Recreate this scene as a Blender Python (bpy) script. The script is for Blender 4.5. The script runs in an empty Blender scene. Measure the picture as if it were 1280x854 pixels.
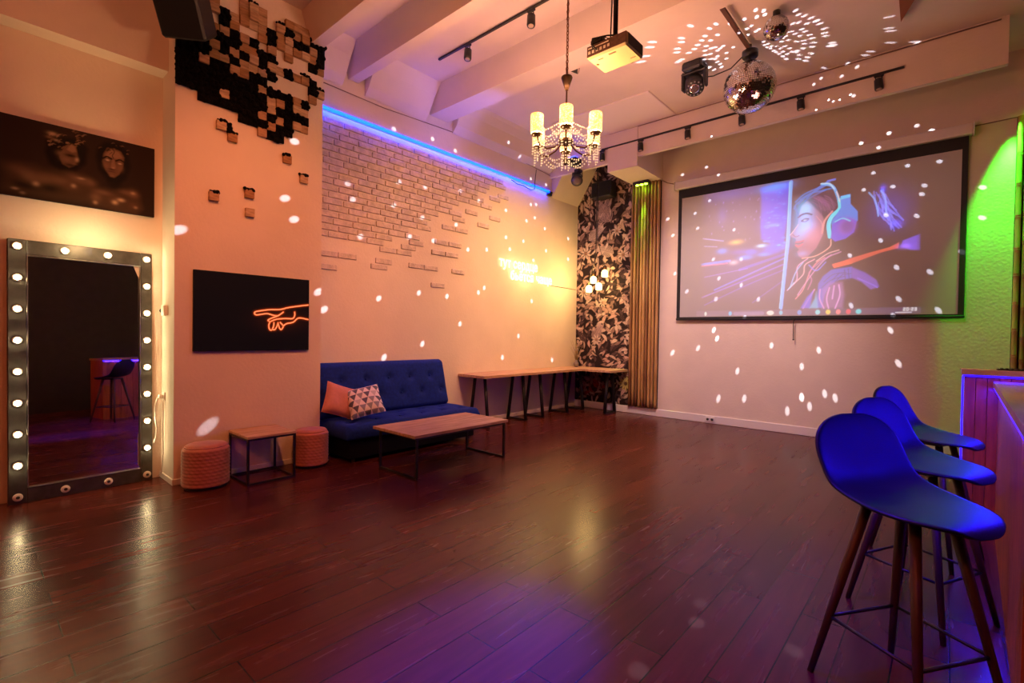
import bpy, math, random
import numpy as np
from mathutils import Vector, Matrix
random.seed(7); RNG = np.random.default_rng(7)
SC = bpy.context.scene
COL = SC.collection
PI = math.pi

# ------------------------------------------------------------------ camera
F_PX, YAW, PITCH, ROLL, CAM_H = 611.4554, -0.726028, -0.0150173, -0.0155128, 1.38
def cam_axes():
    cy, sy = math.cos(YAW), math.sin(YAW)
    f = np.array([sy*math.cos(PITCH), cy*math.cos(PITCH), math.sin(PITCH)])
    r = np.array([cy, -sy, 0.0]); d = np.cross(f, r)
    c, s = math.cos(ROLL), math.sin(ROLL)
    return c*r + s*d, -s*r + c*d, f
CR, CD, CF = cam_axes()
cam_data = bpy.data.cameras.new('camera'); cam = bpy.data.objects.new('camera', cam_data)
COL.objects.link(cam); SC.camera = cam
cam_data.sensor_width = 36.0; cam_data.lens = F_PX/1280*36.0
cam_data.clip_start = 0.05; cam_data.clip_end = 60
m = Matrix(((CR[0], -CD[0], -CF[0], 0), (CR[1], -CD[1], -CF[1], 0), (CR[2], -CD[2], -CF[2], CAM_H), (0, 0, 0, 1)))
cam.matrix_world = m
def ray(x, y):
    return CR*((x-640)/F_PX) + CD*((y-427)/F_PX) + CF
def at(x, y, axis, val):
    """point where the sight line of a photo pixel meets the plane axis = val"""
    d = ray(x, y); o = np.array([0, 0, CAM_H]); t = (val-o[axis])/d[axis]
    return o + t*d

# ------------------------------------------------------------------ room numbers (metres)
XW, XP, XA, YB, ZC = -5.42, -5.066, -5.46, 7.98, 4.70
PY0, PY1 = 1.24, 2.584
XR, YF = 2.6, -3.2

# ------------------------------------------------------------------ materials
MATS = {}
def nodes_of(name):
    mt = bpy.data.materials.new(name); mt.use_nodes = True
    nt = mt.node_tree; b = nt.nodes['Principled BSDF']
    return mt, nt, b
def pm(name, col, rough=0.5, metal=0.0, noise=0.0, nscale=8.0, bump=0.0, bscale=60.0, spec=0.5, col2=None, sheen=0.0, coat=0.0, stretch=None):
    mt, nt, b = nodes_of(name)
    b.inputs['Roughness'].default_value = rough; b.inputs['Metallic'].default_value = metal
    b.inputs['Specular IOR Level'].default_value = spec
    if sheen: b.inputs['Sheen Weight'].default_value = sheen; b.inputs['Sheen Roughness'].default_value = 0.4
    if coat: b.inputs['Coat Weight'].default_value = coat; b.inputs['Coat Roughness'].default_value = 0.15
    tc = nt.nodes.new('ShaderNodeTexCoord')
    src = tc.outputs['Object']
    if stretch:
        mp = nt.nodes.new('ShaderNodeMapping'); mp.inputs['Scale'].default_value = stretch
        nt.links.new(src, mp.inputs['Vector']); src = mp.outputs['Vector']
    if noise or col2:
        n = nt.nodes.new('ShaderNodeTexNoise'); n.inputs['Scale'].default_value = nscale; n.inputs['Detail'].default_value = 5
        nt.links.new(src, n.inputs['Vector'])
        r = nt.nodes.new('ShaderNodeValToRGB')
        c2 = col2 if col2 else tuple(c*(1-noise) for c in col)
        r.color_ramp.elements[0].color = (*c2, 1); r.color_ramp.elements[0].position = 0.35
        r.color_ramp.elements[1].color = (*col, 1); r.color_ramp.elements[1].position = 0.65
        nt.links.new(n.outputs['Fac'], r.inputs['Fac']); nt.links.new(r.outputs['Color'], b.inputs['Base Color'])
    else:
        b.inputs['Base Color'].default_value = (*col, 1)
    if bump:
        n2 = nt.nodes.new('ShaderNodeTexNoise'); n2.inputs['Scale'].default_value = bscale; n2.inputs['Detail'].default_value = 4
        bp = nt.nodes.new('ShaderNodeBump'); bp.inputs['Strength'].default_value = bump; bp.inputs['Distance'].default_value = 0.01
        nt.links.new(src, n2.inputs['Vector']); nt.links.new(n2.outputs['Fac'], bp.inputs['Height']); nt.links.new(bp.outputs['Normal'], b.inputs['Normal'])
    MATS[name] = mt; return mt
def em(name, col, strength, base=(0.06, 0.06, 0.06)):
    mt, nt, b = nodes_of(name)
    b.inputs['Base Color'].default_value = (*base, 1); b.inputs['Roughness'].default_value = 0.5
    b.inputs['Emission Color'].default_value = (*col, 1); b.inputs['Emission Strength'].default_value = strength
    MATS[name] = mt; return mt
def attr_mat(name, emit=0.0, base=None, rough=0.6, spec=0.3, gain=1.0):
    """colour comes from the picture stored on the mesh; emit > 0 for the lit screen and the glow given to the hand print"""
    mt, nt, b = nodes_of(name)
    a = nt.nodes.new('ShaderNodeVertexColor'); a.layer_name = 'picture'
    b.inputs['Roughness'].default_value = rough; b.inputs['Specular IOR Level'].default_value = spec
    if base: b.inputs['Base Color'].default_value = (*base, 1)
    else: nt.links.new(a.outputs['Color'], b.inputs['Base Color'])
    if emit:
        nt.links.new(a.outputs['Color'], b.inputs['Emission Color']); b.inputs['Emission Strength'].default_value = emit
    MATS[name] = mt; return mt

# ------------------------------------------------------------------ mesh builder
class MB:
    def __init__(s): s.v = []; s.f = []; s.sm = []
    def add(s, vs, fs, smooth=False):
        o = len(s.v); s.v += [tuple(map(float, p)) for p in vs]
        s.f += [tuple(i+o for i in f) for f in fs]; s.sm += [smooth]*len(fs); return s
    def box(s, x0, x1, y0, y1, z0, z1, bev=0.0, M=None):
        x0, x1 = min(x0, x1), max(x0, x1); y0, y1 = min(y0, y1), max(y0, y1); z0, z1 = min(z0, z1), max(z0, z1)
        if bev <= 0:
            vs = [(x, y, z) for z in (z0, z1) for x, y in ((x0, y0), (x1, y0), (x1, y1), (x0, y1))]
            fs = [(3, 2, 1, 0), (4, 5, 6, 7), (0, 1, 5, 4), (1, 2, 6, 5), (2, 3, 7, 6), (3, 0, 4, 7)]
        else:
            b = min(bev, (x1-x0)/2.01, (y1-y0)/2.01, (z1-z0)/2.01)
            vs = []; fs = []
            def rect(xa, xb, ya, yb, z, c):
                return [(xa+c, ya, z), (xb-c, ya, z), (xb, ya+c, z), (xb, yb-c, z), (xb-c, yb, z), (xa+c, yb, z), (xa, yb-c, z), (xa, ya+c, z)]
            rings = [rect(x0+b, x1-b, y0+b, y1-b, z0, b*.3), rect(x0, x1, y0, y1, z0+b, b), rect(x0, x1, y0, y1, z1-b, b), rect(x0+b, x1-b, y0+b, y1-b, z1, b*.3)]
            for r in rings: vs += r
            for k in range(3):
                for i in range(8):
                    j = (i+1) % 8; fs.append((k*8+i, k*8+j, k*8+8+j, k*8+8+i))
            fs.append(tuple(reversed(range(8)))); fs.append(tuple(range(24, 32)))
        if M is not None: vs = [tuple(M @ Vector(p)) for p in vs]
        return s.add(vs, fs)
    def tube(s, pts, r, n=8, caps=True, closed=False):
        pts = [np.array(p, float) for p in pts]; rs = r if hasattr(r, '__len__') else [r]*len(pts)
        N = len(pts); vs = []; fs = []; up = None
        for i, p in enumerate(pts):
            if closed: t = pts[(i+1) % N]-pts[i-1]
            else: t = pts[min(i+1, N-1)]-pts[max(i-1, 0)]
            t = t/(np.linalg.norm(t)+1e-12)
            if up is None:
                a = np.array([0, 0, 1.0]) if abs(t[2]) < .9 else np.array([1.0, 0, 0])
                u = np.cross(t, a); u /= np.linalg.norm(u)
            else:
                u = up-t*np.dot(up, t); u /= (np.linalg.norm(u)+1e-12)
            up = u; w = np.cross(t, u)
            for k in range(n):
                a = 2*PI*k/n; vs.append(p+rs[i]*(math.cos(a)*u+math.sin(a)*w))
        for i in range(N if closed else N-1):
            j = (i+1) % N
            for k in range(n):
                l = (k+1) % n; fs.append((i*n+k, i*n+l, j*n+l, j*n+k))
        if caps and not closed: fs.append(tuple(reversed(range(n)))); fs.append(tuple(range((N-1)*n, N*n)))
        return s.add(vs, fs, True)
    def lathe(s, prof, n=24, c=(0, 0, 0), M=None, capb=True, capt=True):
        vs = []; fs = []
        for r, z in prof:
            for k in range(n):
                a = 2*PI*k/n; vs.append((r*math.cos(a), r*math.sin(a), z))
        for i in range(len(prof)-1):
            for k in range(n):
                l = (k+1) % n; fs.append((i*n+k, i*n+l, i*n+n+l, i*n+n+k))
        if capb: fs.append(tuple(reversed(range(n))))
        if capt: fs.append(tuple(range((len(prof)-1)*n, len(prof)*n)))
        if M is not None: vs = [M @ Vector(p) for p in vs]
        vs = [(p[0]+c[0], p[1]+c[1], p[2]+c[2]) for p in vs]
        return s.add(vs, fs, True)
    def ball(s, c, r, n=10, k=6, sc=(1, 1, 1)):
        vs = [(c[0], c[1], c[2]-r*sc[2])]; fs = []
        for i in range(1, k):
            t = PI*i/k-PI/2
            for j in range(n):
                a = 2*PI*j/n; vs.append((c[0]+sc[0]*r*math.cos(t)*math.cos(a), c[1]+sc[1]*r*math.cos(t)*math.sin(a), c[2]+sc[2]*r*math.sin(t)))
        vs.append((c[0], c[1], c[2]+r*sc[2])); T = len(vs)-1
        for j in range(n):
            l = (j+1) % n; fs.append((0, 1+l, 1+j)); fs.append((T, T-n+j, T-n+l))
        for i in range(k-2):
            for j in range(n):
                l = (j+1) % n; a = 1+i*n; fs.append((a+j, a+l, a+n+l, a+n+j))
        return s.add(vs, fs, True)
    def octa(s, c, r):
        x, y, z = c
        return s.add([(x+r, y, z), (x-r, y, z), (x, y+r, z), (x, y-r, z), (x, y, z+r), (x, y, z-r)],
                     [(0, 2, 4), (2, 1, 4), (1, 3, 4), (3, 0, 4), (2, 0, 5), (1, 2, 5), (3, 1, 5), (0, 3, 5)], True)
    def prism(s, poly, axis, a, b):
        """polygon of 2D points extruded along an axis from a to b"""
        n = len(poly)
        def put(p, t):
            return {0: (t, p[0], p[1]), 1: (p[0], t, p[1]), 2: (p[0], p[1], t)}[axis]
        vs = [put(p, a) for p in poly]+[put(p, b) for p in poly]
        fs = [tuple(range(n)), tuple(reversed(range(n, 2*n)))]+[(i, i+n, (i+1) % n+n, (i+1) % n) for i in range(n)]
        return s.add(vs, fs)
    def build(s, name, mat, parent=None, loc=None, fixn=True):
        me = bpy.data.meshes.new(name); me.from_pydata(s.v, [], s.f)
        if any(s.sm): me.polygons.foreach_set('use_smooth', s.sm)
        me.update()
        if fixn:
            import bmesh
            bm = bmesh.new(); bm.from_mesh(me); bmesh.ops.recalc_face_normals(bm, faces=bm.faces); bm.to_mesh(me); bm.free()
        o = bpy.data.objects.new(name, me); COL.objects.link(o)
        if mat: me.materials.append(mat)
        if parent: o.parent = parent
        if loc: o.location = loc
        return o
def smooth_angle(o, ang=0.6):
    o.data.polygons.foreach_set('use_smooth', [True]*len(o.data.polygons))
    md = o.modifiers.new('edges', 'EDGE_SPLIT'); md.split_angle = ang
def tag(o, label, cat, group=None, kind=None):
    if label: o['label'] = label
    if cat: o['category'] = cat
    if group: o['group'] = group
    if kind: o['kind'] = kind
    return o
def struct(name, mb, mat, label=None, parent=None):
    o = mb.build(name, mat, parent); 
    if parent is None: o['kind'] = 'structure'
    if label: o['label'] = label
    return o
def empty(name, loc, label, cat, group=None, rz=0.0):
    o = bpy.data.objects.new(name, None); COL.objects.link(o); o.location = loc; o.rotation_euler = (0, 0, rz)
    o.empty_display_size = 0.1
    return tag(o, label, cat, group)
def dup(root, loc, rz=None, label=None):
    r = root.copy(); COL.objects.link(r); r.location = loc
    if rz is not None: r.rotation_euler = (0, 0, rz)
    if label: r['label'] = label
    for ch in list(root.children):
        c = ch.copy(); COL.objects.link(c); c.parent = r
        for g in list(ch.children):
            d = g.copy(); COL.objects.link(d); d.parent = c
    return r
def look(d, roll=0.0):
    """rotation whose +Z looks along d"""
    return Vector(d).to_track_quat('Z', 'Y').to_matrix().to_4x4()

# ------------------------------------------------------------------ palette
plaster = pm('cream plaster', (0.80, 0.70, 0.60), 0.85, noise=0.05, nscale=3, bump=0.25, bscale=35, spec=0.2)
plaster_c = pm('ceiling plaster', (0.80, 0.69, 0.62), 0.85, noise=0.06, nscale=2.5, bump=0.15, bscale=20, spec=0.2)
brickm = pm('brick slip', (0.74, 0.63, 0.56), 0.9, noise=0.28, nscale=14, bump=0.6, bscale=45, spec=0.2)
white = pm('white paint', (0.82, 0.79, 0.76), 0.5)
darkwall = pm('dark wall paint', (0.03, 0.025, 0.025), 0.8, noise=0.2)
black = pm('black metal', (0.012, 0.012, 0.013), 0.42)
blackp = pm('black plastic', (0.014, 0.014, 0.016), 0.5, bump=0.05)
fabric_b = pm('blue velvet', (0.008, 0.028, 0.25), 0.8, noise=0.3, nscale=30, bump=0.1, bscale=300, sheen=0.25, spec=0.15)
fabric_b.node_tree.nodes['Principled BSDF'].inputs['Sheen Tint'].default_value = (.12, .22, 1, 1)
tabletop = pm('oiled board', (0.66, 0.42, 0.25), 0.5, col2=(0.44, 0.24, 0.12), nscale=5, bump=0.1, bscale=20, stretch=(6, 0.7, 6))
legwood = pm('walnut leg', (0.065, 0.020, 0.014), 0.5, noise=0.3, nscale=10, stretch=(8, 8, 1))
shellm = pm('navy shell', (0.006, 0.006, 0.020), 0.42, spec=0.25, bump=0.03, bscale=200)
brass = pm('bronze', (0.22, 0.11, 0.05), 0.35, 1.0)
wire_b = pm('dark cable', (0.02, 0.018, 0.018), 0.6)
wire_w = pm('white cable', (0.75, 0.72, 0.66), 0.5)

# ------------------------------------------------------------------ floor
def floor_material():
    mt, nt, b = nodes_of('laminate planks'); L = nt.links
    tc = nt.nodes.new('ShaderNodeTexCoord'); mp = nt.nodes.new('ShaderNodeMapping')
    mp.inputs['Rotation'].default_value = (0, 0, PI/2); mp.inputs['Location'].default_value = (0.3, -0.04, 0)
    L.new(tc.outputs['Object'], mp.inputs['Vector'])
    br = nt.nodes.new('ShaderNodeTexBrick'); br.offset = 0.37; br.inputs['Scale'].default_value = 1.0
    br.inputs['Brick Width'].default_value = 1.25; br.inputs['Row Height'].default_value = 0.185
    br.inputs['Mortar Size'].default_value = 0.0034; br.inputs['Mortar Smooth'].default_value = 0.2
    br.inputs['Color1'].default_value = (0.112, 0.022, 0.014, 1); br.inputs['Color2'].default_value = (0.068, 0.013, 0.009, 1); br.inputs['Mortar'].default_value = (0.012, 0.005, 0.003, 1)
    L.new(mp.outputs['Vector'], br.inputs['Vector'])
    mp2 = nt.nodes.new('ShaderNodeMapping'); mp2.inputs['Scale'].default_value = (9, 0.8, 1); L.new(tc.outputs['Object'], mp2.inputs['Vector'])
    n = nt.nodes.new('ShaderNodeTexNoise'); n.inputs['Scale'].default_value = 2.2; n.inputs['Detail'].default_value = 4; n.inputs['Distortion'].default_value = 0.3
    L.new(mp2.outputs['Vector'], n.inputs['Vector'])
    rp = nt.nodes.new('ShaderNodeValToRGB'); rp.color_ramp.elements[0].color = (0.80, 0.80, 0.80, 1); rp.color_ramp.elements[1].color = (1.16, 1.16, 1.16, 1)
    rp.color_ramp.elements[0].position = 0.3; rp.color_ramp.elements[1].position = 0.7
    L.new(n.outputs['Fac'], rp.inputs['Fac'])
    mx = nt.nodes.new('ShaderNodeMix'); mx.data_type = 'RGBA'; mx.blend_type = 'MULTIPLY'; mx.inputs['Factor'].default_value = 1
    L.new(br.outputs['Color'], mx.inputs['A']); L.new(rp.outputs['Color'], mx.inputs['B']); L.new(mx.outputs['Result'], b.inputs['Base Color'])
    rr = nt.nodes.new('ShaderNodeMapRange'); rr.inputs['To Min'].default_value = 0.23; rr.inputs['To Max'].default_value = 0.30
    L.new(n.outputs['Fac'], rr.inputs['Value']); L.new(rr.outputs['Result'], b.inputs['Roughness'])
    b.inputs['Specular IOR Level'].default_value = 0.26
    n3 = nt.nodes.new('ShaderNodeTexNoise'); n3.inputs['Scale'].default_value = 5; L.new(mp2.outputs['Vector'], n3.inputs['Vector'])
    ad = nt.nodes.new('ShaderNodeMath'); ad.operation = 'SUBTRACT'; n3m = nt.nodes.new('ShaderNodeMath'); n3m.operation = 'MULTIPLY'; n3m.inputs[1].default_value = 0.25; L.new(n3.outputs['Fac'], n3m.inputs[0]); L.new(n3m.outputs[0], ad.inputs[0])
    ml = nt.nodes.new('ShaderNodeMath'); ml.operation = 'MULTIPLY'; ml.inputs[1].default_value = 2.0; L.new(br.outputs['Fac'], ml.inputs[0]); L.new(ml.outputs[0], ad.inputs[1])
    bp = nt.nodes.new('ShaderNodeBump'); bp.inputs['Strength'].default_value = 0.10; bp.inputs['Distance'].default_value = 0.004
    L.new(ad.outputs[0], bp.inputs['Height']); L.new(bp.outputs['Normal'], b.inputs['Normal'])
    return mt
floorm = floor_material()
struct('floor', MB().box(-5.9, XR+.2, YF-.2, YB+.2, -0.1, 0), floorm, 'dark brown laminate plank floor')

# ------------------------------------------------------------------ walls
struct('ceiling', MB().box(-5.9, XR+.2, YF-.2, YB+.2, ZC, ZC+.15), plaster_c, 'cream plaster ceiling slab')
struct('wall_left', MB().box(-5.9, XW, PY1-.05, YB+.2, 0, ZC), plaster, 'cream left wall behind the blue sofa')
struct('wall_alcove', MB().box(-5.9, XA, YF-.2, PY0+.05, 0, ZC), plaster, 'alcove wall behind the bulb mirror')
struct('pillar', MB().box(-5.9, XP, PY0, PY1, 0, ZC), plaster, 'broad cream pillar with moss and wood blocks')
struct('wall_back', MB().box(-5.9, XR+.2, YB, YB+.2, 0, ZC), plaster, 'pale back wall behind the projection screen')
struct('wall_right', MB().box(XR, XR+.2, YF-.2, YB+.2, 0, ZC), darkwall)
struct('wall_front', MB().box(-5.9, XR+.2, YF-.2, YF, 0, ZC), darkwall)
struct('trim_1', MB().box(-5.9, -5.275, YF-.2, PY0-.001, 3.69, ZC), plaster, 'beam over the mirror alcove')
# deep fascia beam in front of the back wall, with the boxed end above the bamboo
struct('trim_2', MB().box(XW, .41, 7.066, 7.13, 4.21, ZC+.01), plaster, 'cream fascia beam carrying the spotlight track')
struct('trim_3', MB().box(-4.22, -3.69, 7.05, YB+.01, 4.06, ZC+.01), plaster, 'boxed beam end above the bamboo screen')
# plaster haunch between left wall and fascia
struct('trim_4', MB().prism([(XW, 3.87), (XW, ZC), (-4.93, ZC), (-4.97, 4.6), (-5.08, 4.4)], 1, 7.13, YB+.01), plaster, 'sloped plaster haunch above the mural')
# ceiling ribs with sloped ends
def rib(y0, y1, zb, x1, name):
    s = 0.10
    mb = MB()
    xl = XW if y0 > PY1 else XP
    prof = lambda z: None
    # cross-section in (y, z), straight run along x
    mb.prism([(y0-s, ZC+.01), (y0, zb), (y1, zb), (y1+s, ZC+.01)], 0, xl-.02, x1)
    return struct(name, mb, plaster_c)
rib(2.44, 2.57, 4.40, XR, 'ceiling_beam_or_shadow')
rib(3.08, 3.21, 4.40, XR, 'ceiling_beam_or_shadow')
rib(4.32, 4.64, 4.40, XR, 'ceiling_beam_or_shadow')
struct('ceiling_panel', MB().box(-4.70, -3.08, 6.16, 7.066, ZC-.018, ZC+.01, .008), pm('pale pinkish plate', (.90, .80, .78), .8, spec=.2))  # thin plate, paler and pinker than the ceiling around it
# sloped plaster at the ends of the ceiling bays
for (a, b) in ((2.66, 2.99), (3.30, 4.23), (4.73, 7.066)):
    dx = 0.30 if b < 5 else 0.22
    struct('ceiling_haunch', MB().prism([(XW-.01, 4.27), (XW+.02, 4.29), (XW+.10, 4.37), (XW+dx*.72, 4.56), (XW+dx, 4.66), (XW+dx+.05, ZC+.01), (XW-.01, ZC+.01)], 1, a, b), plaster_c)
# triangular slab standing in for a ceiling shadow, shade put in its colour
struct('ceiling_beam_or_shadow', MB().add([(-.42, 6.45, ZC+.01), (.02, 5.2, ZC+.01), (.55, 4.0, ZC+.01), (-.36, 4.0, ZC+.01), (-.42, 6.4, 4.64), (.0, 5.2, 4.62), (.5, 4.02, 4.6), (-.36, 4.02, 4.6)],
       [(0, 1, 2, 3), (7, 6, 5, 4), (0, 4, 5, 1), (1, 5, 6, 2), (2, 6, 7, 3), (3, 7, 4, 0)]), pm('shadow red-brown', (0.30, 0.10, 0.05), 0.9, noise=.1))
# baseboards
struct('baseboard_back', MB().box(XW, XR, YB-.022, YB, 0, 0.125, .006), white, 'white baseboard of the back wall')
struct('baseboard_left', MB().box(XW, XW+.02, PY1, YB-.022, 0, 0.06, .005), plaster)
struct('baseboard_pillar', MB().box(XP, XP+.015, PY0-.012, PY1+.012, 0, 0.055, .004).box(XA, XP+.015, PY0-.014, PY0, 0, .055, .004), white)
# ------------------------------------------------------------------ brick slips on the left wall
def in_bricks(y, z):
    # ragged lower-right limit of the full field
    pts = [(2.5, 2.50), (2.95, 2.45), (3.25, 2.46), (3.7, 2.56), (4.0, 2.72), (4.25, 2.90), (4.5, 3.08), (4.75, 3.22), (5.05, 3.34), (5.3, 3.46), (5.38, 3.62), (5.7, 3.74), (5.9, 3.88)]
    if y > 5.9: return False
    for i in range(len(pts)-1):
        if pts[i][0] <= y <= pts[i+1][0]:
            t = (y-pts[i][0])/(pts[i+1][0]-pts[i][0]); return z > pts[i][1]+t*(pts[i+1][1]-pts[i][1])
    return y < 2.5 and z > 2.5
BL, BH, BG = 0.255, 0.066, 0.011
mb = MB(); done = set()
def put_brick(r, k):
    if (r, k) in done: return
    done.add((r, k))
    off = (0.5 if r % 2 else 0.0)*BL + (0.06 if r % 3 == 0 else 0)
    y0 = 2.45+k*BL+off; z0 = 3.87-(r+1)*(BH+BG)
    rr = random.Random(r*97+k)
    d = 0.016+rr.random()*0.006
    mb.box(XW-.004, XW+d, y0+BG/2+rr.random()*.004, y0+BL-BG/2-rr.random()*.004, z0+rr.random()*.003, z0+BH-rr.random()*.003, .004)
for r in range(24):
    for k in range(0, 16):
        off = (0.5 if r % 2 else 0.0)*BL + (0.06 if r % 3 == 0 else 0)
        yc = 2.45+(k+.5)*BL+off; zc = 3.87-(r+.5)*(BH+BG)
        if in_bricks(yc+random.uniform(-.1, .1), zc): put_brick(r, k)
cr = lambda x, y: (380+x/3.05, 100+y/3.05)
for q in ((698, 415), (735, 395), (750, 450), (728, 463), (690, 483), (660, 468), (733, 527), (670, 550), (618, 500), (600, 510), (575, 525), (545, 565), (590, 578), (573, 630), (520, 657), (570, 668), (330, 685), (300, 702), (410, 715), (465, 722), (590, 740), (525, 785), (118, 722), (90, 650), (180, 665), (400, 632), (440, 630), (385, 655), (335, 650), (440, 605), (500, 610), (480, 575)):
    p = at(*cr(*q), 0, XW)
    r = int(round((3.87-p[2])/(BH+BG)-.5)); off = (0.5 if r % 2 else 0.0)*BL + (0.06 if r % 3 == 0 else 0)
    put_brick(r, int(round((p[1]-2.45-off)/BL-.5)))
struct('brick_cladding', mb, brickm, 'ragged patch of pale brick slips on the left wall')

# ------------------------------------------------------------------ moss and wood-block panel on the pillar
moss_m = pm('black preserved moss', (0.006, 0.0055, 0.006), 0.95, noise=0.5, nscale=60, bump=0.8, bscale=120, spec=0.1)
woods = [pm('end grain block %s' % n, c, 0.75, col2=tuple(v*.62 for v in c), nscale=9, bump=.2, bscale=60, stretch=(1, 1, 5), spec=0.25)
         for n, c in (('pale', (.60, .42, .27)), ('tan', (.50, .31, .18)), ('amber', (.42, .23, .11)))]
GRID = ["......WWW..WWW..", "...W..WWW.WBWWBB", "...WBWWWWBWWBBWB", "BBB.BW..WBWWWWWB", "BBBWWBWB.W.W..BW", "BBBBBBWWBB......", "BBBWBWBWBWWBWWB.", "BBBWWBWWWB....BW",
        "BBWBBWWBB.....W.", "BBBBBBBBWBBBWB..", "BBBBBBBBBWWBWW..", "BBBBWBBBBWBBBB..", "..BBBBBBWBWBWW..", "......BBBWBB....", "........WBB....."]
GY, GZ = 0.0842, 0.083
def cell(c, r): return PY0+.0+GY*c, 4.475+GZ/2-GZ*r      # left y, top z
art = empty('moss_wood_panel', (XP, 1.9, 3.9), 'large pixelated panel of black moss and wooden blocks high on the pillar', 'wall decoration')
moss = MB()
def moss_cell(mb, y0, y1, z0, z1, x0, seed, n=9, base=True, rad=(.013, .026)):
    rr = random.Random(seed)
    if base: mb.box(x0, x0+.022, y0-.002, y1+.002, z0-.002, z1+.002)
    for i in range(n):
        r = rr.uniform(*rad)
        mb.ball((x0+r+.001+rr.uniform(0, .012), rr.uniform(y0, y1), rr.uniform(z0, z1)), r, 6, 4, (1.0, 1, 1))
for r, row in enumerate(GRID):
    for c, ch in enumerate(row):
        y, z = cell(c, r)
        if ch == 'B': moss_cell(moss, y, y+GY, z-GZ, z, XP, r*100+c, 8)
        elif ch == 'W':
            rr = random.Random(r*31+c); d = rr.choice((.018, .026, .034, .042))
            o = MB().box(XP, XP+d, y+.0012, y+GY-.0012, z-GZ+.0012, z-.0012, .0025).build('wooden_block', rr.choice(woods))
            o.parent = art; o.matrix_parent_inverse = Matrix.Translation((-XP, -1.9, -3.9))
            up = GRID[r-1][c] if r else '.'
            if up == '.' and rr.random() < .55: moss_cell(moss, y, y+GY, z, z+.028, XP, r*71+c, 9, False, (.009, .017))
mo = moss.build('moss', moss_m, art); mo.matrix_parent_inverse = Matrix.Translation((-XP, -1.9, -3.9)); mo['kind'] = 'stuff'
words = ['single wooden block with black moss, upper of the pair left below the moss panel', 'single amber wooden block touching the lower right corner of another block',
         'single wooden block with moss cap just under the right end of the moss panel', 'single wooden block with moss cap nearest the brick wall',
         'single wooden block with moss cap, leftmost of the low scattered blocks', 'single wooden block with moss cap directly above a bare block', 'single bare wooden block without moss, lowest on the pillar']
for i, (y, z) in enumerate(((1.597, 3.265), (1.691, 3.184), (2.202, 3.120), (2.375, 2.960), (1.539, 2.600), (1.845, 2.690), (1.849, 2.511))):
    b = empty('wooden_wall_block', (XP, y, z), words[i], 'wall block', 'scattered wooden blocks on the pillar')
    o = MB().box(0, .034, -.041, .041, -.041, .041, .003).build('block', woods[i % 3] if i != 1 else woods[2], b)
    if i != 6:
        mm = MB(); moss_cell(mm, -.045, .04, .036, .05, 0, i, 16, False, (.009, .018))
        if i == 0: moss_cell(mm, .045, .085, -.055, .05, 0, 55, 26, False, (.010, .018))
        mm.build('moss_tuft', moss_m, b)

# ------------------------------------------------------------------ LED strip on the left wall
led_m = em('blue led', (0.0, 0.030, 1.0), 13.0)
led = empty('blue_led_strip', (XW, 4.75, 3.93), 'long glowing blue LED strip along the top of the brick wall', 'LED strip')
MB().box(0, .012, -2.15, 2.33, -.002, .05, .003).build('mounting_channel', pm('aluminium', (.6, .6, .62), .35, .9), led)
MB().box(.012, .026, -2.15, 2.30, .004, .044, .006).build('light_bar', led_m, led)
MB().box(.0, .05, 2.22, 2.33, -.05, -.01, .006).box(.01, .04, 2.28, 2.36, .0, .03, .004).build('controller', blackp, led)
wv = [(.03, 1.25, -.02), (.03, 1.4, -.05), (.03, 1.55, -.04), (.03, 1.75, -.07), (.03, 1.85, -.03), (.03, 1.86, .12), (.02, 1.9, .32)]
MB().tube(wv, .006, 6).build('cable', wire_b, led)

# ------------------------------------------------------------------ vanity mirror with bulbs
mir = empty('vanity_mirror', (-5.378, .70, 0), 'tall black framed floor mirror edged with glowing round bulbs', 'mirror', None, math.radians(3.4))
tilt = 0.022
T = Matrix.Rotation(-tilt, 4, 'Y')
MW, MH = 0.463, 2.06
def fr(mb, y0, y1, z0, z1, x0=-.05, x1=0.0, bev=.004): return mb.box(x0, x1, y0, y1, z0, z1, bev, T)
fm = pm('dark brushed frame', (0.085, 0.078, 0.068), 0.40, 0.3, noise=.3, nscale=20)
f = MB(); fr(f, -MW, -MW+.105, 0, MH); fr(f, MW-.085, MW, 0, MH); fr(f, -MW+.105, MW-.085, 0, .115); fr(f, -MW+.105, MW-.085, MH-.115, MH)
f.build('frame', fm, mir)
g = MB(); fr(g, -MW+.105, MW-.085, .115, MH-.115, -.03, -.02, 0)
glass = pm('mirror glass', (.80, .82, .80), .015, 1.0); g.build('mirror_glass', glass, mir)
e_ = MB()
for a in ((-MW+.105, -MW+.113, .115, MH-.115), (MW-.093, MW-.085, .115, MH-.115), (-MW+.105, MW-.085, .115, .123), (-MW+.105, MW-.085, MH-.123, MH-.115)): fr(e_, *a, -.03, .003, .001)
e_.build('inner_rim', pm('brushed steel', (.45, .42, .38), .3, 1.0), mir)
bulb_m = em('warm bulb', (1.0, 0.78, 0.40), 105.0); sock = pm('lamp socket', (.8, .76, .68), .45)
def bulb(y, z, lit=True):
    c = T @ Vector((0.018, y, z)); b0 = T @ Vector((0.0, y, z))
    s = MB().lathe([(.030, 0), (.030, .010), (.020, .014)], 16, (0, 0, 0), look((1, 0, 0)))
    so = s.build('lamp_socket', sock, mir, None); so.location = b0
    if lit:
        MB().ball((.020, 0, 0), .0175, 14, 9).build('light_bulb', bulb_m, so)
    else:
        MB().lathe([(.012, .0145), (.012, .016)], 12, (0, 0, 0), look((1, 0, 0))).build('socket_hole', blackp, so)
yl, yr = -MW+.052, MW-.042
for i in range(1, 8):
    z = MH-.055-(MH-.11)*i/8; bulb(yl, z); bulb(yr, z)
for i in range(4):
    y = yl+(yr-yl)*i/3; bulb(y, MH-.055); bulb(y, .055, False)

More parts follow.
